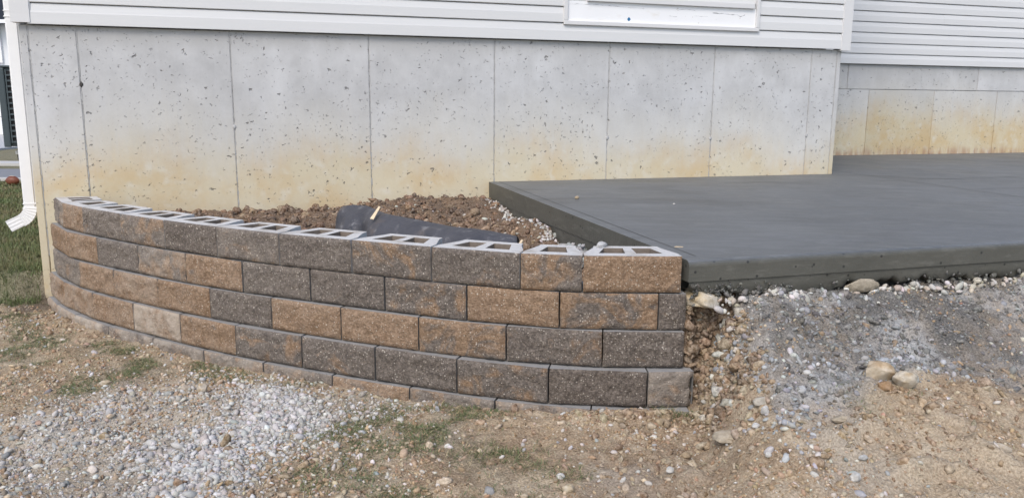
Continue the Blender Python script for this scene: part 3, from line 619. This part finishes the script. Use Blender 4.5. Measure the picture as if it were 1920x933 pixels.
# bright stones squeezed out along the foot of the slab
n = 300; t = np.concatenate([rng.uniform(.62, 3.0, 245), rng.uniform(-.05, .42, 55)]); dv_ = np.abs(rng.normal(0, .022, n))+.0
pxy = np.array([W2(a, SLAB_V1+b) for a, b in zip(t, dv_)]); P_ = np.c_[pxy, ground_z(pxy[:,0], pxy[:,1])]; P_[:,2] = np.maximum(P_[:,2], .488-dv_*1.0+rng.uniform(-.012, .022, n))
P_ = P_[P_[:,0] > .80]
pebbles('edge_stones', P_, np.clip(rng.lognormal(-4.75, .45, len(P_)), .004, .021), pal(len(P_), [(.52,.49,.44),(.43,.38,.31),(.57,.55,.52)]), 'line of pale stones bedded under the front edge of the slab', 'gravel', M_peb, sub=2, jit=.13, sink=.5)
# coarse clean stones in two drifts at the foot of the ramp and by the wall end
def drift(n, cx, cy, sx, sy, a): p = rng.normal(size=(n, 2))*[sx, sy]; ca, sa = math.cos(a), math.sin(a); return np.stack([cx+p[:,0]*ca-p[:,1]*sa, cy+p[:,0]*sa+p[:,1]*ca], 1)
pxy = np.concatenate([drift(120, 1.52, 3.02, .10, .06, .3), drift(75, 1.0, 2.74, .08, .07, .6), drift(40, .95, 2.58, .07, .12, .2), drift(70, .90, 3.16, .035, .09, .2), drift(60, 1.13, 2.95, .08, .05, 0), drift(70, 1.30, 3.34, .2, .05, .3)])
pxy = pxy[outside(pxy[:,0], pxy[:,1])]; P_ = np.c_[pxy, ground_z(pxy[:,0], pxy[:,1])]
pebbles('coarse_gravel', P_, np.clip(rng.lognormal(-4.85, .42, len(P_)), .003, .017), pal(len(P_), [(.33,.34,.355),(.42,.425,.43),(.27,.275,.285),(.50,.49,.47)]), 'coarse blue-grey stones gathered at the foot of the slope', 'gravel', M_peb, sub=2, jit=.14, sink=.48)
# fine grit everywhere on the bare dirt
P_ = sample(30000, -3.4, 2.6, 1.9, 4.9, lambda x, y: outside(x, y)*np.clip(.35+1.2*fbm(x, y, 2.2, 3, 121), .08, 1)*np.where(y < 4.2, 1, .6)*(1-.75*pm(x, y, P_GREY, .06, .1, 8)))
pebbles('dirt_grit', P_, np.clip(rng.lognormal(-5.6, .55, len(P_)), .0016, .014), pal(len(P_), [(.42,.30,.19),(.50,.40,.29),(.31,.205,.12),(.56,.52,.46),(.40,.26,.17)], [4,3,3,2,1]), 'fine tan grit and small stones on the bare dirt', 'grit', M_peb)
# crumbly clods turned up over the bare dirt
P_ = sample(3600, -3.3, 2.6, 2.0, 4.8, lambda x, y: outside(x, y)*np.clip(1.9*fbm(x, y, 1.9, 3, 33)+.25, .05, 1)*(1-.75*pm(x, y, P_GRAVEL, .1, .16, 3)))
gk = pm(P_[:,0], P_[:,1], P_GREY, .06, .10, 8); cc = lerp(pal(len(P_), [(.41,.29,.17),(.31,.20,.11),(.48,.38,.26),(.25,.155,.083)]), pal(len(P_), [(.12,.118,.115),(.18,.18,.176),(.27,.27,.265)]), gk)
pebbles('ground_clods', P_, np.clip(rng.lognormal(-4.95, .5, len(P_)), .004, .024), cc, 'crumbled lumps of dry earth turned up over the dirt', 'soil', M_clod, sub=2, smooth=True, jit=.24, sink=.5, flat=(.35,.75))
P_ = sample(750, -3.2, 2.6, 2.0, 4.8, lambda x, y: outside(x, y)*np.clip(.5+1.1*fbm(x, y, 2.6, 2, 123), .1, 1)*(1-.6*pm(x, y, P_GREY, .06, .1, 8)))
pebbles('scattered_stones', P_, np.clip(rng.lognormal(-4.8, .4, len(P_)), .005, .018), pal(len(P_), [(.50,.46,.40),(.42,.33,.23),(.56,.54,.51),(.36,.36,.355),(.38,.27,.19)]), 'loose pale and tan stones scattered over the dirt', 'gravel', M_peb, sub=2, jit=.13, sink=.42)
# rubble packed in the cut beside the wall end
n = 300; bx_ = rng.uniform(.775, .955, n); bd_ = rng.uniform(-.10, .34, n); by_ = 3.222+(bx_-.73)*.3131-bd_/.954; P_ = np.c_[bx_, by_, ground_z(bx_, by_)]; P_ = P_[(P_[:,2] < .50)]
pebbles('cut_rubble', P_, np.clip(rng.lognormal(-4.6, .6, len(P_)), .004, .036), pal(len(P_), [(.25,.155,.085),(.36,.27,.175),(.46,.42,.36),(.16,.095,.05),(.54,.51,.47)], [4,3,2,3,1.5]), 'brown clods and pale stones packed in the cut beside the wall end', 'rubble', M_clod, sub=2, jit=.3, sink=.5, flat=(.5,.9))
n = 420; bx_ = rng.uniform(.735, .92, n); bz_ = rng.uniform(.04, .49, n); yg = np.linspace(3.05, 3.55, 60); P_ = []
for q in range(n): zg = np.maximum.accumulate(ground_z(np.full(60, bx_[q]), yg)); P_.append((bx_[q], np.interp(bz_[q], zg, yg), bz_[q]))
P_ = np.array(P_); P_ = P_[P_[:,1] > 3.20]
pebbles('bank_clods', P_, np.clip(rng.lognormal(-4.5, .5, len(P_)), .005, .034), pal(len(P_), [(.20,.12,.063),(.27,.17,.095),(.13,.075,.04),(.36,.28,.19)], [4,3,3,1]), 'dark brown clods on the steep cut face under the slab corner', 'soil', M_clod, sub=2, jit=.3, sink=.5, flat=(.5,.9))
# clods on the spoil heap under the wall end and in the planter
pxy = np.concatenate([drift(260, .52, 3.055, .14, .03, 0), drift(420, .86, 3.12, .05, .16, .1), drift(220, .85, 2.95, .07, .08, 0), drift(200, .84, 3.25, .05, .05, 0)]); pxy = pxy[outside(pxy[:,0], pxy[:,1])]; P_ = np.c_[pxy, ground_z(pxy[:,0], pxy[:,1])]
pebbles('dirt_clods', P_, np.clip(rng.lognormal(-5.0, .55, len(P_)), .0025, .022), pal(len(P_), [(.36,.25,.145),(.28,.18,.10),(.40,.31,.21)]), 'crumbly tan clods heaped at the right foot of the block wall', 'soil', M_clod, sub=2, smooth=True)
def planter(n, u0, u1, v0, v1, wf=None):
    u = rng.uniform(u0, u1, n*3); v = rng.uniform(v0, v1, n*3); xy = WO+u[:, None]*TU+v[:, None]*TN; yw = np.interp(xy[:,0], [p[0] for p in COURSES[0]], [p[1] for p in COURSES[0]])
    k = (xy[:,1] > yw+.26) & (rng.random(n*3) < (np.clip(.5+fbm(xy[:,0], xy[:,1], 3, 3, 131), .15, 1))); xy = xy[k][:n]; return np.c_[xy, ground_z(xy[:,0], xy[:,1])]
P_ = planter(5200, -2.7, -.19, .012, 2.3)
pebbles('planter_soil', P_, np.clip(rng.lognormal(-4.75, .65, len(P_)), .003, .036), pal(len(P_), [(.15,.072,.034),(.22,.118,.058),(.085,.042,.022),(.31,.20,.11)], [4,3,3,1]), 'dark brown crumbled soil filling the space behind the block wall', 'soil', M_clod, sub=2, smooth=True, jit=.2)
P_ = planter(340, -1.4, -.19, .05, 2.2)
pebbles('planter_stones', P_, np.clip(rng.lognormal(-4.7, .4, len(P_)), .005, .02), pal(len(P_), [(.48,.44,.38),(.38,.29,.20),(.56,.54,.5)]), 'pale pebbles lying on the brown soil behind the wall', 'gravel', M_peb, sub=2, jit=.12, smooth=True)
u = SLAB_U0-.03-np.abs(rng.normal(0, .045, 900)); v = rng.uniform(.15, 2.3, 900); xy = WO+u[:, None]*TU+v[:, None]*TN; P_ = np.c_[xy, ground_z(xy[:,0], xy[:,1])]; k = fbm(xy[:,0], xy[:,1], 5, 2, 141) > -.25
pebbles('slab_side_gravel', P_[k], rng.uniform(.004, .015, k.sum()), pal(k.sum(), [(.50,.48,.45),(.40,.37,.33),(.58,.57,.55)]), 'strip of white gravel along the left side of the slab', 'gravel', M_peb)
n = 420; p = rng.normal(size=(n, 2))*[.060, .13]; u = SLAB_U0-.075+np.clip(p[:,0], -.2, .06); v = 1.86+p[:,1]*1.25; xy = WO+u[:, None]*TU+v[:, None]*TN; zz = ground_z(xy[:,0], xy[:,1])+.075*np.exp(-((p[:,0]/.07)**2+(p[:,1]/.15)**2))*rng.uniform(.2, 1, n)
pebbles('concrete_crumbs', np.c_[xy, zz], rng.uniform(.005, .021, n), pal(n, [(.34,.345,.35),(.42,.42,.42),(.26,.26,.26)]), 'small heap of grey concrete crumbs between slab and cap blocks', 'rubble', M_peb, jit=.3)
# wet cement crumbs stuck along the ragged slab edge
n = 420; t = np.concatenate([rng.uniform(-.15, .35, 200), rng.uniform(.45, 3.0, 220)]); zz = .505+.02*rng.normal(size=n)+np.where(t < .1, .02, 0); pxy = np.array([W2(a, SLAB_V1-.004+abs(b)) for a, b in zip(t, rng.normal(0, .007, n))])
pebbles('cement_crumbs', np.c_[pxy, zz], np.clip(rng.lognormal(-5.1, .5, n), .003, .016), pal(n, [(.11,.11,.10),(.16,.16,.15),(.08,.08,.075)]), 'dark wet cement crumbs along the ragged bottom edge of the slab', 'rubble', M_peb, jit=.3)

def blades(name, P, L, wd, lean, C_, label, kind='stuff'):
    n = len(P); az = rng.uniform(0, 2*math.pi, n); dx, dy = np.cos(az), np.sin(az); px_, py_ = -dy*wd, dx*wd
    l = lean; V = np.zeros((n, 5, 3))
    for j, (t, w_) in enumerate(((0, 1), (0, -1), (.55, .75), (.55, -.75), (1, 0))):
        s = L*t; ang = l*(.45+.75*t); hx = s*np.sin(ang); hz = s*np.cos(ang)
        V[:, j, 0] = P[:,0]+dx*hx+px_*w_; V[:, j, 1] = P[:,1]+dy*hx+py_*w_; V[:, j, 2] = P[:,2]-.002+np.maximum(hz, .0015+.002*t)
    i = (np.arange(n)*5)[:, None]; Fq = np.concatenate([i+[0,1,3], i+[0,3,2], i+[2,3,4]])
    o = link(name, mesh_np(name, V.reshape(-1, 3), Fq, True, np.repeat(C_, 5, 0)), M_grass); return tag(o, label, 'grass', kind=kind)
# lawn at the left of the house
y = 4.75*np.exp(rng.random(110000)**.95*math.log(2.65)); x = y*np.where(rng.random(len(y)) < .5, rng.uniform(-.80, -.575, len(y)), rng.uniform(-1.9, -.575, len(y))); u_, v_ = uv(x, y); k = (u_ < -3.2) & (y < 12.3) & ((y > 4.92+.14*fbm(x, y, 3, 2, 5))); x, y = x[k], y[k]
pn = np.clip(.5+.9*fbm(x, y, 2.2, 3, 151), 0, 1); cc = lerp(pal(len(x), [(.07,.115,.038),(.105,.15,.052),(.15,.175,.075)]), pal(len(x), [(.24,.20,.11),(.18,.15,.08)]), np.clip(pn*rng.random(len(x))*1.5, 0, 1))
blades('lawn_grass', np.c_[x, y, ground_z(x, y)], rng.uniform(.03, .07, len(x)), .0013*y/4, rng.uniform(.2, 1.3, len(x)), cc, 'patchy green and brown lawn beside the house corner')
# thin grass in front
def wg(x, y): return outside(x, y)*np.clip(sum(pm(x, y, P, .14, .22, 12+i) for i, P in enumerate(P_GRASS)), 0, 1)*np.clip(2.0*fbm(x, y, 6, 4, 161)+.25, .03, 1)
P_ = sample(24000, -3.4, 1.6, 2.3, 5.0, wg)
pg = rng.random(len(P_)); cc = lerp(pal(len(P_), [(.07,.11,.04),(.11,.15,.06),(.15,.18,.085)]), pal(len(P_), [(.36,.30,.18),(.28,.21,.12)]), np.where(pg > .68, 1., .10))
blades('thin_grass', P_, rng.uniform(.010, .034, len(P_)), rng.uniform(.0008, .0017, len(P_)), rng.uniform(.75, 1.48, len(P_)), cc, 'thin trampled grass scattered over the dirt before the wall')
P_ = sample(7000, -3.2, 2.0, 2.2, 4.9, lambda x, y: outside(x, y)*np.clip(.3+1.5*fbm(x, y, 2.4, 3, 171), .05, 1)*(1-.8*pm(x, y, P_GREY, .08, .1, 8)))
blades('dry_straw', P_, rng.uniform(.012, .05, len(P_)), rng.uniform(.0006, .0013, len(P_)), rng.uniform(1.35, 1.56, len(P_)), pal(len(P_), [(.42,.35,.22),(.30,.23,.14),(.50,.44,.31)]), 'short bits of dry straw lying on the dirt')
def tuft(x, y, n, sx, sy, label, dry=.42, hmax=.055):
    p = np.stack([rng.normal(x, sx, n), rng.normal(y, sy, n)], 1); p = p[outside(p[:,0], p[:,1])]; m = len(p)
    cc = lerp(pal(m, [(.07,.10,.035),(.12,.15,.06)]), pal(m, [(.38,.31,.18)]), (rng.random(m) < dry)*1.)
    return blades('grass_tuft', np.c_[p, ground_z(p[:,0], p[:,1])], rng.uniform(.015, hmax, m), rng.uniform(.0007, .0014, m), rng.uniform(.7, 1.5, m), cc, label, 'stuff')
for a in ((.68,3.07,420,.055,.018,'tangled grass tuft at the right foot of the block wall'),(-.06,2.80,520,.10,.045,'broad flat green grass tuft in the middle foreground dirt'),(-.33,3.24,260,.09,.02,'grass tuft under the base course near the middle of the wall'),(-1.30,3.60,220,.08,.03,'small grass tuft behind the round tan stone on the gravel'),(.22,2.62,120,.04,.03,'sparse green tuft beside the oval tan stone'),(.83,3.02,160,.03,.05,'dry grass clump beside the broken end block'),(-.95,3.53,200,.09,.02,'grass tuft along the left part of the base course')):
    tuft(*a)

# ---------------------------------------------------------------- single stones
TAN, PALE, WHT, GRY = (.44,.345,.225), (.50,.45,.37), (.62,.60,.56), (.36,.37,.38)
rock('flat tan rock wedged under the slab corner beside the wall', .80, 3.285, .082, (.47,.36,.21), (1,1,.55), 3, .1, .5, z=.495, facet=5, colr2=(.60,.55,.47))
rock('largest tan and white rock at the foot of the grey slope', 1.40, 2.935, .062, (.55,.47,.36), (1,.8,.72), 5, .2, .3, colr2=(.42,.29,.16), facet=7)
rock('pale tan rock just right of the largest rock', 1.475, 2.875, .045, (.52,.46,.37), (1,.8,.8), 8, .4, .3, colr2=(.44,.34,.22), facet=7)
rock('rusty brown rock tucked under the largest rock', 1.40, 2.865, .03, (.34,.21,.11), (1,.8,.8), 9, 0, .35)
rock('wedge-shaped tan stone alone at the edge of the left gravel', -1.875, 3.55, .030, TAN, (1,.55,.5), 12, .2, .25, colr2=PALE)
rock('round tan boulder standing on the white gravel', -1.378, 3.42, .029, (.42,.32,.20), (.85,.8,1.1), 14, 0, .25, colr2=(.5,.44,.36))
rock('flat pinkish stone left of the round tan boulder', -1.462, 3.455, .028, (.44,.37,.30), (1,.6,.5), 15, .1, .3)
rock('smooth oval tan stone near the bottom middle of the picture', .197, 2.54, .023, (.46,.36,.23), (1,.75,.7), 16, .1, .25, facet=2, colr2=(.52,.46,.36))
rock('squat white stone beside the sparse green tuft', .175, 2.615, .016, WHT, (1,.8,.8), 17, 0, .2, facet=4)
rock('angular white stone at the lower right near the track marks', 1.09, 2.375, .020, WHT, (1,.85,.8), 19, .5, .2)
rock('grey white stone just above the angular white stone', 1.143, 2.445, .017, (.50,.50,.49), (1,.7,.6), 20, .2, .25)
rock('big pale rock lying flush in the dirt right of the wall', .80, 2.77, .062, (.47,.40,.30), (1,.8,.35), 21, .1, .6, facet=2)
rock('pale flat rock at the lower left of the grey gravel', .915, 2.775, .038, (.48,.44,.37), (1,.7,.55), 22, .3, .3)
rock('upright white stone under the pale flat rock', .905, 2.715, .020, (.60,.58,.55), (.75,.8,1.0), 23, .3, .25)
rock('bright white oval pebble below the upright white stone', .868, 2.690, .014, (.68,.67,.65), (1,.8,.7), 24, .1, .2, facet=2)
rock('elongated pale rock at the far right of the dirt', 1.655, 2.575, .042, (.50,.43,.34), (1,.45,.55), 25, -.6, .35, facet=3)
rock('white stone in the dirt below the right half of the wall', .553, 2.60, .017, WHT, (1,.75,.7), 26, .4, .2)
rock('white stone on the dirt left of the middle foreground', -.63, 2.74, .017, (.60,.57,.52), (1,.8,.65), 27, .2, .25)
rock('small brown rounded stone set in the dirt below the spoil heap', .640, 2.755, .020, (.40,.30,.19), (1,.7,.6), 28, .1, .3, facet=2)
rock('tan cracked stone below the grass tuft at the wall end', .585, 2.985, .022, (.44,.34,.22), (1,.7,.75), 29, .7, .25)
rock('small dark ringed stone on the tan spoil heap', .44, 2.98, .014, (.38,.30,.22), (1,.85,.8), 30, 0, .25)
rock('tan grey stone at the upper edge of the lower track marks', 1.17, 2.695, .036, (.46,.39,.29), (1,.5,.4), 31, .3, .4, facet=3)
rock('pale grey stone among the blue grey gravel', 1.06, 2.80, .022, (.50,.50,.50), (1,.8,.7), 33, .3, .25)
rock('white stone low on the dirt left of the track marks', .842, 2.462, .012, WHT, (1,.85,.8), 34, .3, .2)
rock('beige hardened mortar patch against the front of the slab', *W2(.70, SLAB_V1+.012), .10, (.36,.31,.235), (1,.16,.30), 36, TH, .5, z=.515, facet=3, colr2=(.40,.35,.27), name='mortar_patch', cat='mortar')
rock('small round tan pebble lying on the slab near the house', *W2(.10, 1.05), .014, TAN, (1,.9,.8), 37, 0, .12, z=slab_z(1.05), name='pebble', cat='pebble')
rock('tiny white chip on the middle of the slab', *W2(.60, 1.4), .009, WHT, (1,.7,.4), 38, 0, .1, z=slab_z(1.4), name='pebble', cat='pebble')
rock('gob of dried cement on the rear corner of the end cap block',   .385, 3.43, .030, (.50,.50,.50), (1.2,.5,.55), 39, .8, .3, z=ZTOP-.003, name='cement_gob', cat='cement')

# ---------------------------------------------------------------- landscape fabric behind the cap blocks
fr = [(-1.035,4.79,.640),(-1.00,4.74,.680),(-.93,4.68,.698),(-.834,4.61,.700),(-.686,4.36,.690),(-.452,4.21,.675),(-.275,4.078,.662),(-.10,4.04,.650),(.025,4.03,.628)]
fb = [(-1.05,4.70),(-1.03,4.60),(-.96,4.50),(-.86,4.40),(-.71,4.15),(-.475,3.99),(-.30,3.87),(-.11,3.84),(.025,3.87)]
def interp_pts(P, n): P = np.array(P); t = np.linspace(0, len(P)-1, n); return np.stack([np.interp(t, np.arange(len(P)), P[:, i]) for i in range(P.shape[1])], 1)
nu, nv = 70, 34; Rg = interp_pts(fr, nu); Bs = interp_pts(fb, nu); V = np.zeros((nu, nv, 3))
for j in range(nv):
    t = j/(nv-1)
    if t < .7: s = t/.7; k = np.sin(s*math.pi/2)**.75; q = (1-np.cos(s*math.pi/2))**1.25; V[:, j, :2] = Bs+(Rg[:, :2]-Bs)*(.12*s+.88*q)[..., None] if np.ndim(q) else Bs+(Rg[:, :2]-Bs)*(.12*s+.88*q); V[:, j, 2] = .43+(Rg[:, 2]-.43)*k
    else: s = (t-.7)/.3; V[:, j, 0] = Rg[:, 0]+.03*s; V[:, j, 1] = Rg[:, 1]+.16*s; V[:, j, 2] = Rg[:, 2]-.14*s*s-.02*s
ff = V.reshape(-1, 3); wr = .016*(1-2*np.abs(fbm(ff[:,0], ff[:,1]*.6+ff[:,2], 5, 3, 181)))+.009*fbm(ff[:,0], ff[:,1]+ff[:,2]*2, 11, 3, 183)+.005*np.sin(ff[:,0]*26+ff[:,1]*12)*fbm(ff[:,0], ff[:,1], 3, 2, 191); cr_ = -.05*np.exp(-((ff[:,0]+.86-.25*(ff[:,2]-.5))/.035)**2)+.03*np.exp(-((ff[:,0]+.78)/.05)**2)-.03*np.exp(-((ff[:,0]+.40+.5*(ff[:,2]-.5))/.03)**2)+.025*np.exp(-((ff[:,0]+.2)/.05)**2); wr = wr+cr_*sstep(.70, .60, ff[:,2]); ff[:, 1] -= wr; ff[:, 2] += wr*.4
I_ = np.arange(nu*nv).reshape(nu, nv); bm = bmesh.new(); vs = [bm.verts.new(p) for p in ff]
for a in np.stack([I_[:-1,:-1], I_[1:,:-1], I_[1:,1:], I_[:-1,1:]], -1).reshape(-1, 4): bm.faces.new([vs[i] for i in a])
bmesh.ops.recalc_face_normals(bm, faces=bm.faces); bmesh.ops.solidify(bm, geom=bm.faces[:], thickness=.002)
tag(link('landscape_fabric', bm_mesh(bm, 'landscape_fabric', True), M_fabric), 'dark grey folded landscape fabric on the soil behind the cap blocks', 'fabric')
M_wood = simple('raw_wood', (.66,.53,.36), .7, .3, .2, 60, .4)
def stick(label, loc, L, wd, th, rz, tilt, name='wood_chip', taper=.5):
    bm = bmesh.new(); box_bm(bm, -L/2, L/2, -wd/2, wd/2, -th/2, th/2)
    for v in bm.verts:
        if v.co.x > 0: v.co.y *= taper; v.co.y += wd*.12
    o = link(name, bm_mesh(bm, name), M_wood, None, loc); o.rotation_euler = (.15, tilt, rz); return tag(o, label, 'wood chip')
stick('pale wood splinter resting on the dark fabric', (-.735, 4.30, .706), .095, .022, .004, R(62), R(-38))
stick('small wooden stake end at the right end of the dark fabric', (.040, 3.955, .600), .055, .016, .010, R(50), R(-40), 'wood_stake', .7)
stick('thin straw coloured wood chip near the front corner of the slab', (*W2(-.055, SLAB_V1-.27)[:2], slab_z(SLAB_V1-.27)+.003), .036, .005, .003, R(-8), 0)

# ---------------------------------------------------------------- downspout
ds = empty('downspout', (WO[0], WO[1], 0), TH); tag(ds, 'white metal downspout with a curved outlet at the left house corner', 'downspout')
M_white = siding_mat('white_painted_metal', (.80,.80,.80))
DU, DY = -3.262, .182
bm = bmesh.new(); box_bm(bm, DU-.037, DU+.037, DY-.03, DY+.03, .60, HT-.02); es = [e for e in bm.edges if abs(e.verts[0].co.z-e.verts[1].co.z) > 1]; bmesh.ops.bevel(bm, geom=es, offset=.009, segments=3, affect='EDGES'); link('pipe', bm_mesh(bm, 'pipe'), M_white, ds)
for zz in (.618, 1.80, 1.835): box('joint_band', M_white, ds, DU-.0395, DU+.0395, DY-.0325, DY+.0325, zz, zz+.008, .002)
path = []; sy = Vector((0, 1, 0)); r_ = .095; n = 26
for i in range(n+1):
    ph = R(64)*i/n; c = Vector((DU-r_*(1-math.cos(ph)), DY, .60-r_*math.sin(ph))); k = 1+(.055 if i % 4 in (1, 2) else 0); path.append((c, Vector((math.cos(ph), 0, -math.sin(ph)))*k, sy*k))
bm, rings = sweep(path, .039, .032); bmesh.ops.recalc_face_normals(bm, faces=bm.faces); link('elbow', bm_mesh(bm, 'elbow'), M_white, ds)
c0, sxv, _ = path[-1]; ph = R(64); dr = Vector((-math.sin(ph), 0, -math.cos(ph))); sxv = Vector((math.cos(ph), 0, -math.sin(ph)))
bm = bmesh.new(); prof = []
for a in range(28):
    s = a/28*4; e = int(s); f = s-e; cx = [(-1,-1),(1,-1),(1,1),(-1,1)]; p0, p1 = cx[e], cx[(e+1) % 4]; k = 1-.05*(a % 2); prof.append(((p0[0]+(p1[0]-p0[0])*f)*k, (p0[1]+(p1[1]-p0[1])*f)*k))
r0, r1, r2 = [[bm.verts.new(c0+dr*t+sxv*a*.0385*q+sy*b*.0315*q) for a, b in prof] for t, q in ((0, 1), (.088, 1.03), (.02, .93))]
for A, B in ((r0, r1), (r1, r2)):
    for i in range(28): bm.faces.new((A[i], A[(i+1) % 28], B[(i+1) % 28], B[i]))
bm.faces.new(r2); bmesh.ops.recalc_face_normals(bm, faces=bm.faces); link('outlet', bm_mesh(bm, 'outlet'), M_white, ds)

# ---------------------------------------------------------------- outdoor unit on the side wall
ac = empty('air_conditioner', (WO[0], WO[1], 0), TH); tag(ac, 'dark slate outdoor cooling unit mounted on the side wall behind the downspout', 'air conditioner')
M_ac = simple('slate_paint', (.055,.075,.085), .45, .4, .12, 12); M_blk = simple('black_plastic', (.012,.013,.015), .6, .3, .2)
U0, U1, Y0, Y1, Z0, Z1 = -3.572, -3.262, .90, 1.68, .955, 1.53
box('casing', M_ac, ac, U0+.012, U1, Y0+.02, Y1, Z0, Z1-.016, .012)
box('top_cover', M_ac, ac, U0, U1+.004, Y0+.002, Y1+.008, Z1-.0155, Z1, .006); box('corner_cover', M_ac, ac, U0+.002, U0+.048, Y0, Y0+.019, Z0-.004, Z1-.017, .008)
box('grille_back', M_blk, ac, U0+.054, U1-.01, Y0+.014, Y0+.0195, Z0+.03, Z1-.04)
for i in range(13): box('louver', M_ac, ac, U0+.051, U1-.006, Y0+.004, Y0+.0135, Z0+.026+i*.0395, Z0+.026+i*.0395+.013, .002)
for b in (U0+.053, U0+.10): box('grille_bar', M_ac, ac, b, b+.008, Y0+.0025, Y0+.0038, Z0+.026, Z1-.03)
for yy in (1.0, 1.5):
    box('bracket', M_trim, ac, U0+.045, -3.192, yy, yy+.035, Z0-.062, Z0-.036, .003); box('rubber_foot', M_blk, ac, U0+.06, U0+.12, yy-.004, yy+.04, Z0-.0355, Z0-.002, .006); box('bracket_cap', M_blk, ac, U0+.055, U0+.125, yy-.003, yy+.038, Z0-.105, Z0-.0625, .006)
link('drain_hose', bm_mesh(tube([(U0+.07, 1.0, Z0-.10), (U0+.072, .99, Z0-.15), (U0+.09, .98, Z0-.185), (U0+.11, .98, Z0-.16), (U0+.115, 1.0, Z0-.10)], .004), 'drain_hose', True), M_blk, ac)

# ---------------------------------------------------------------- football on the lawn
bx, by = -7.13, 11.45; bz = float(ground_z(np.array([bx]), np.array([by]))[0])
ball = empty('football', (bx, by, bz+.079), R(-8)); tag(ball, 'brown leather football lying on the lawn by the street', 'football')
bm = bmesh.new(); bmesh.ops.create_uvsphere(bm, u_segments=32, v_segments=20, radius=1)
for v in bm.verts:
    p = v.co.copy(); t = p.z; rr = (1-abs(t)**2.0)**.72*.068 if abs(t) < 1 else 0; h = math.hypot(p.x, p.y) or 1; seam_ = .975 if abs(math.sin(2*math.atan2(p.y, p.x))) < .12 else 1; v.co = Vector((t*.108, p.x/h*rr*seam_, p.y/h*rr*seam_))
link('ball', bm_mesh(bm, 'ball', True), simple('brown_leather', (.17,.055,.03), .5, .4, .2, 90, .4, .002), ball)
lc = box('lace', simple('lace_white', (.7,.68,.64), .6), ball, -.036, .036, -.004, .004, .0655, .0705, .001)
for i in range(6): box('lace', lc.data.materials[0], ball, -.033+i*.0125, -.030+i*.0125, -.015, .015, .0640, .0700)

# ---------------------------------------------------------------- street and the house across it
def strip(name, y0, y1, z0, z1, mat, label, x0=-80, x1=-5.2):
    bm = bmesh.new(); box_bm(bm, x0, x1, y0, y1, z0, z1); return tag(link(name, bm_mesh(bm, name), mat), label, name.replace('_', ' '), kind='structure')
M_road = simple('asphalt', (.22,.225,.24), .9, .2, .1, 8); M_walk = simple('sidewalk_concrete', (.50,.49,.47), .9, .2, .08, 5)
strip('street', 12.55, 14.35, -.2, .062, M_road, 'blue grey street beyond the lawn'); strip('kerb', 12.35, 12.547, -.2, .085, M_walk, 'pale kerb along the near side of the street')
strip('sidewalk', 15.6, 16.2, -.2, .06, M_walk, 'pale strip of sidewalk across the street'); strip('driveway', 17.6, 27.99, -.2, .05, simple('driveway_concrete', (.44,.44,.44), .9, .2, .08, 4), 'light grey driveway of the house across the street', -60, -13)
nb = empty('neighbour_house', (-24, 28, 0)); tag(nb, 'white house with dark roof across the street behind the downspout', 'house')
M_nw = siding_mat('neighbour_siding', (.72,.73,.74)); M_nr = simple('neighbour_shingle', (.022,.026,.035), .9, .2, .3, 6)
WX, WZ0, WZ1 = 24-17.48, 2.58, 3.62                    # right edge of the window glass, in the house's own frame
x0, x1 = -12, 10
def nbx(nm, m, a, b, c, d_, e, f, bev=0): return box(nm, m, nb, a, b, c, d_, e, f, bev)
nbx('wall', M_nw, x0, x1, .1, 9, -.1, 3.75)
bm = bmesh.new(); vs = [bm.verts.new(p) for p in ((x0-.4,-.35,3.82),(x1+.4,-.35,3.82),(x1+.4,9.4,3.82),(x0-.4,9.4,3.82),(x0-.4,1.6,4.98),(x1+.4,1.6,4.98),(x1+.4,7.4,4.98),(x0-.4,7.4,4.98))]
for f in ((0,3,2,1),(0,1,5,4),(4,5,6,7),(6,2,3,7),(1,2,6,5),(3,0,4,7)): bm.faces.new([vs[i] for i in f])
rf = link('roof', bm_mesh(bm, 'roof'), M_nr, nb); nbx('gutter', M_white, x0-.4, x1+.4, -.47, -.352, 3.74, 3.86, .01)
wd_ = empty('window', parent=nb)
M_gl = Mat('reflection_tinted_glass', .08, .5); M_gl.color((.16,.22,.19)); M_gd = Mat('dark_window_glass', .08, .5); M_gd.color((.012,.014,.018))  # upper pane: green-white reflection painted into the glass colour
for nm, a, b, e, f in (('frame', WX, WX+.11, WZ0-.1, WZ1+.1), ('frame', WX-1.21, WX-1.10, WZ0-.1, WZ1+.1), ('frame', WX-1.099, WX-.001, WZ1, WZ1+.1), ('sill', WX-1.099, WX-.001, WZ0-.1, WZ0), ('mullion', WX-1.099, WX-.001, 3.06, 3.11)): box(nm, M_white, wd_, a, b, .02, .099, e, f)
box('pane', M_gl.m, wd_, WX-1.099, WX-.001, .06, .09, 3.111, WZ1-.001); box('pane', M_gd.m, wd_, WX-1.099, WX-.001, .06, .09, WZ0+.001, 3.059)
for i in range(3): nbx('garage_panel', M_white, 5.6, 8.4, .05, .098, .05+i*.62, .05+i*.62+.60, .01)
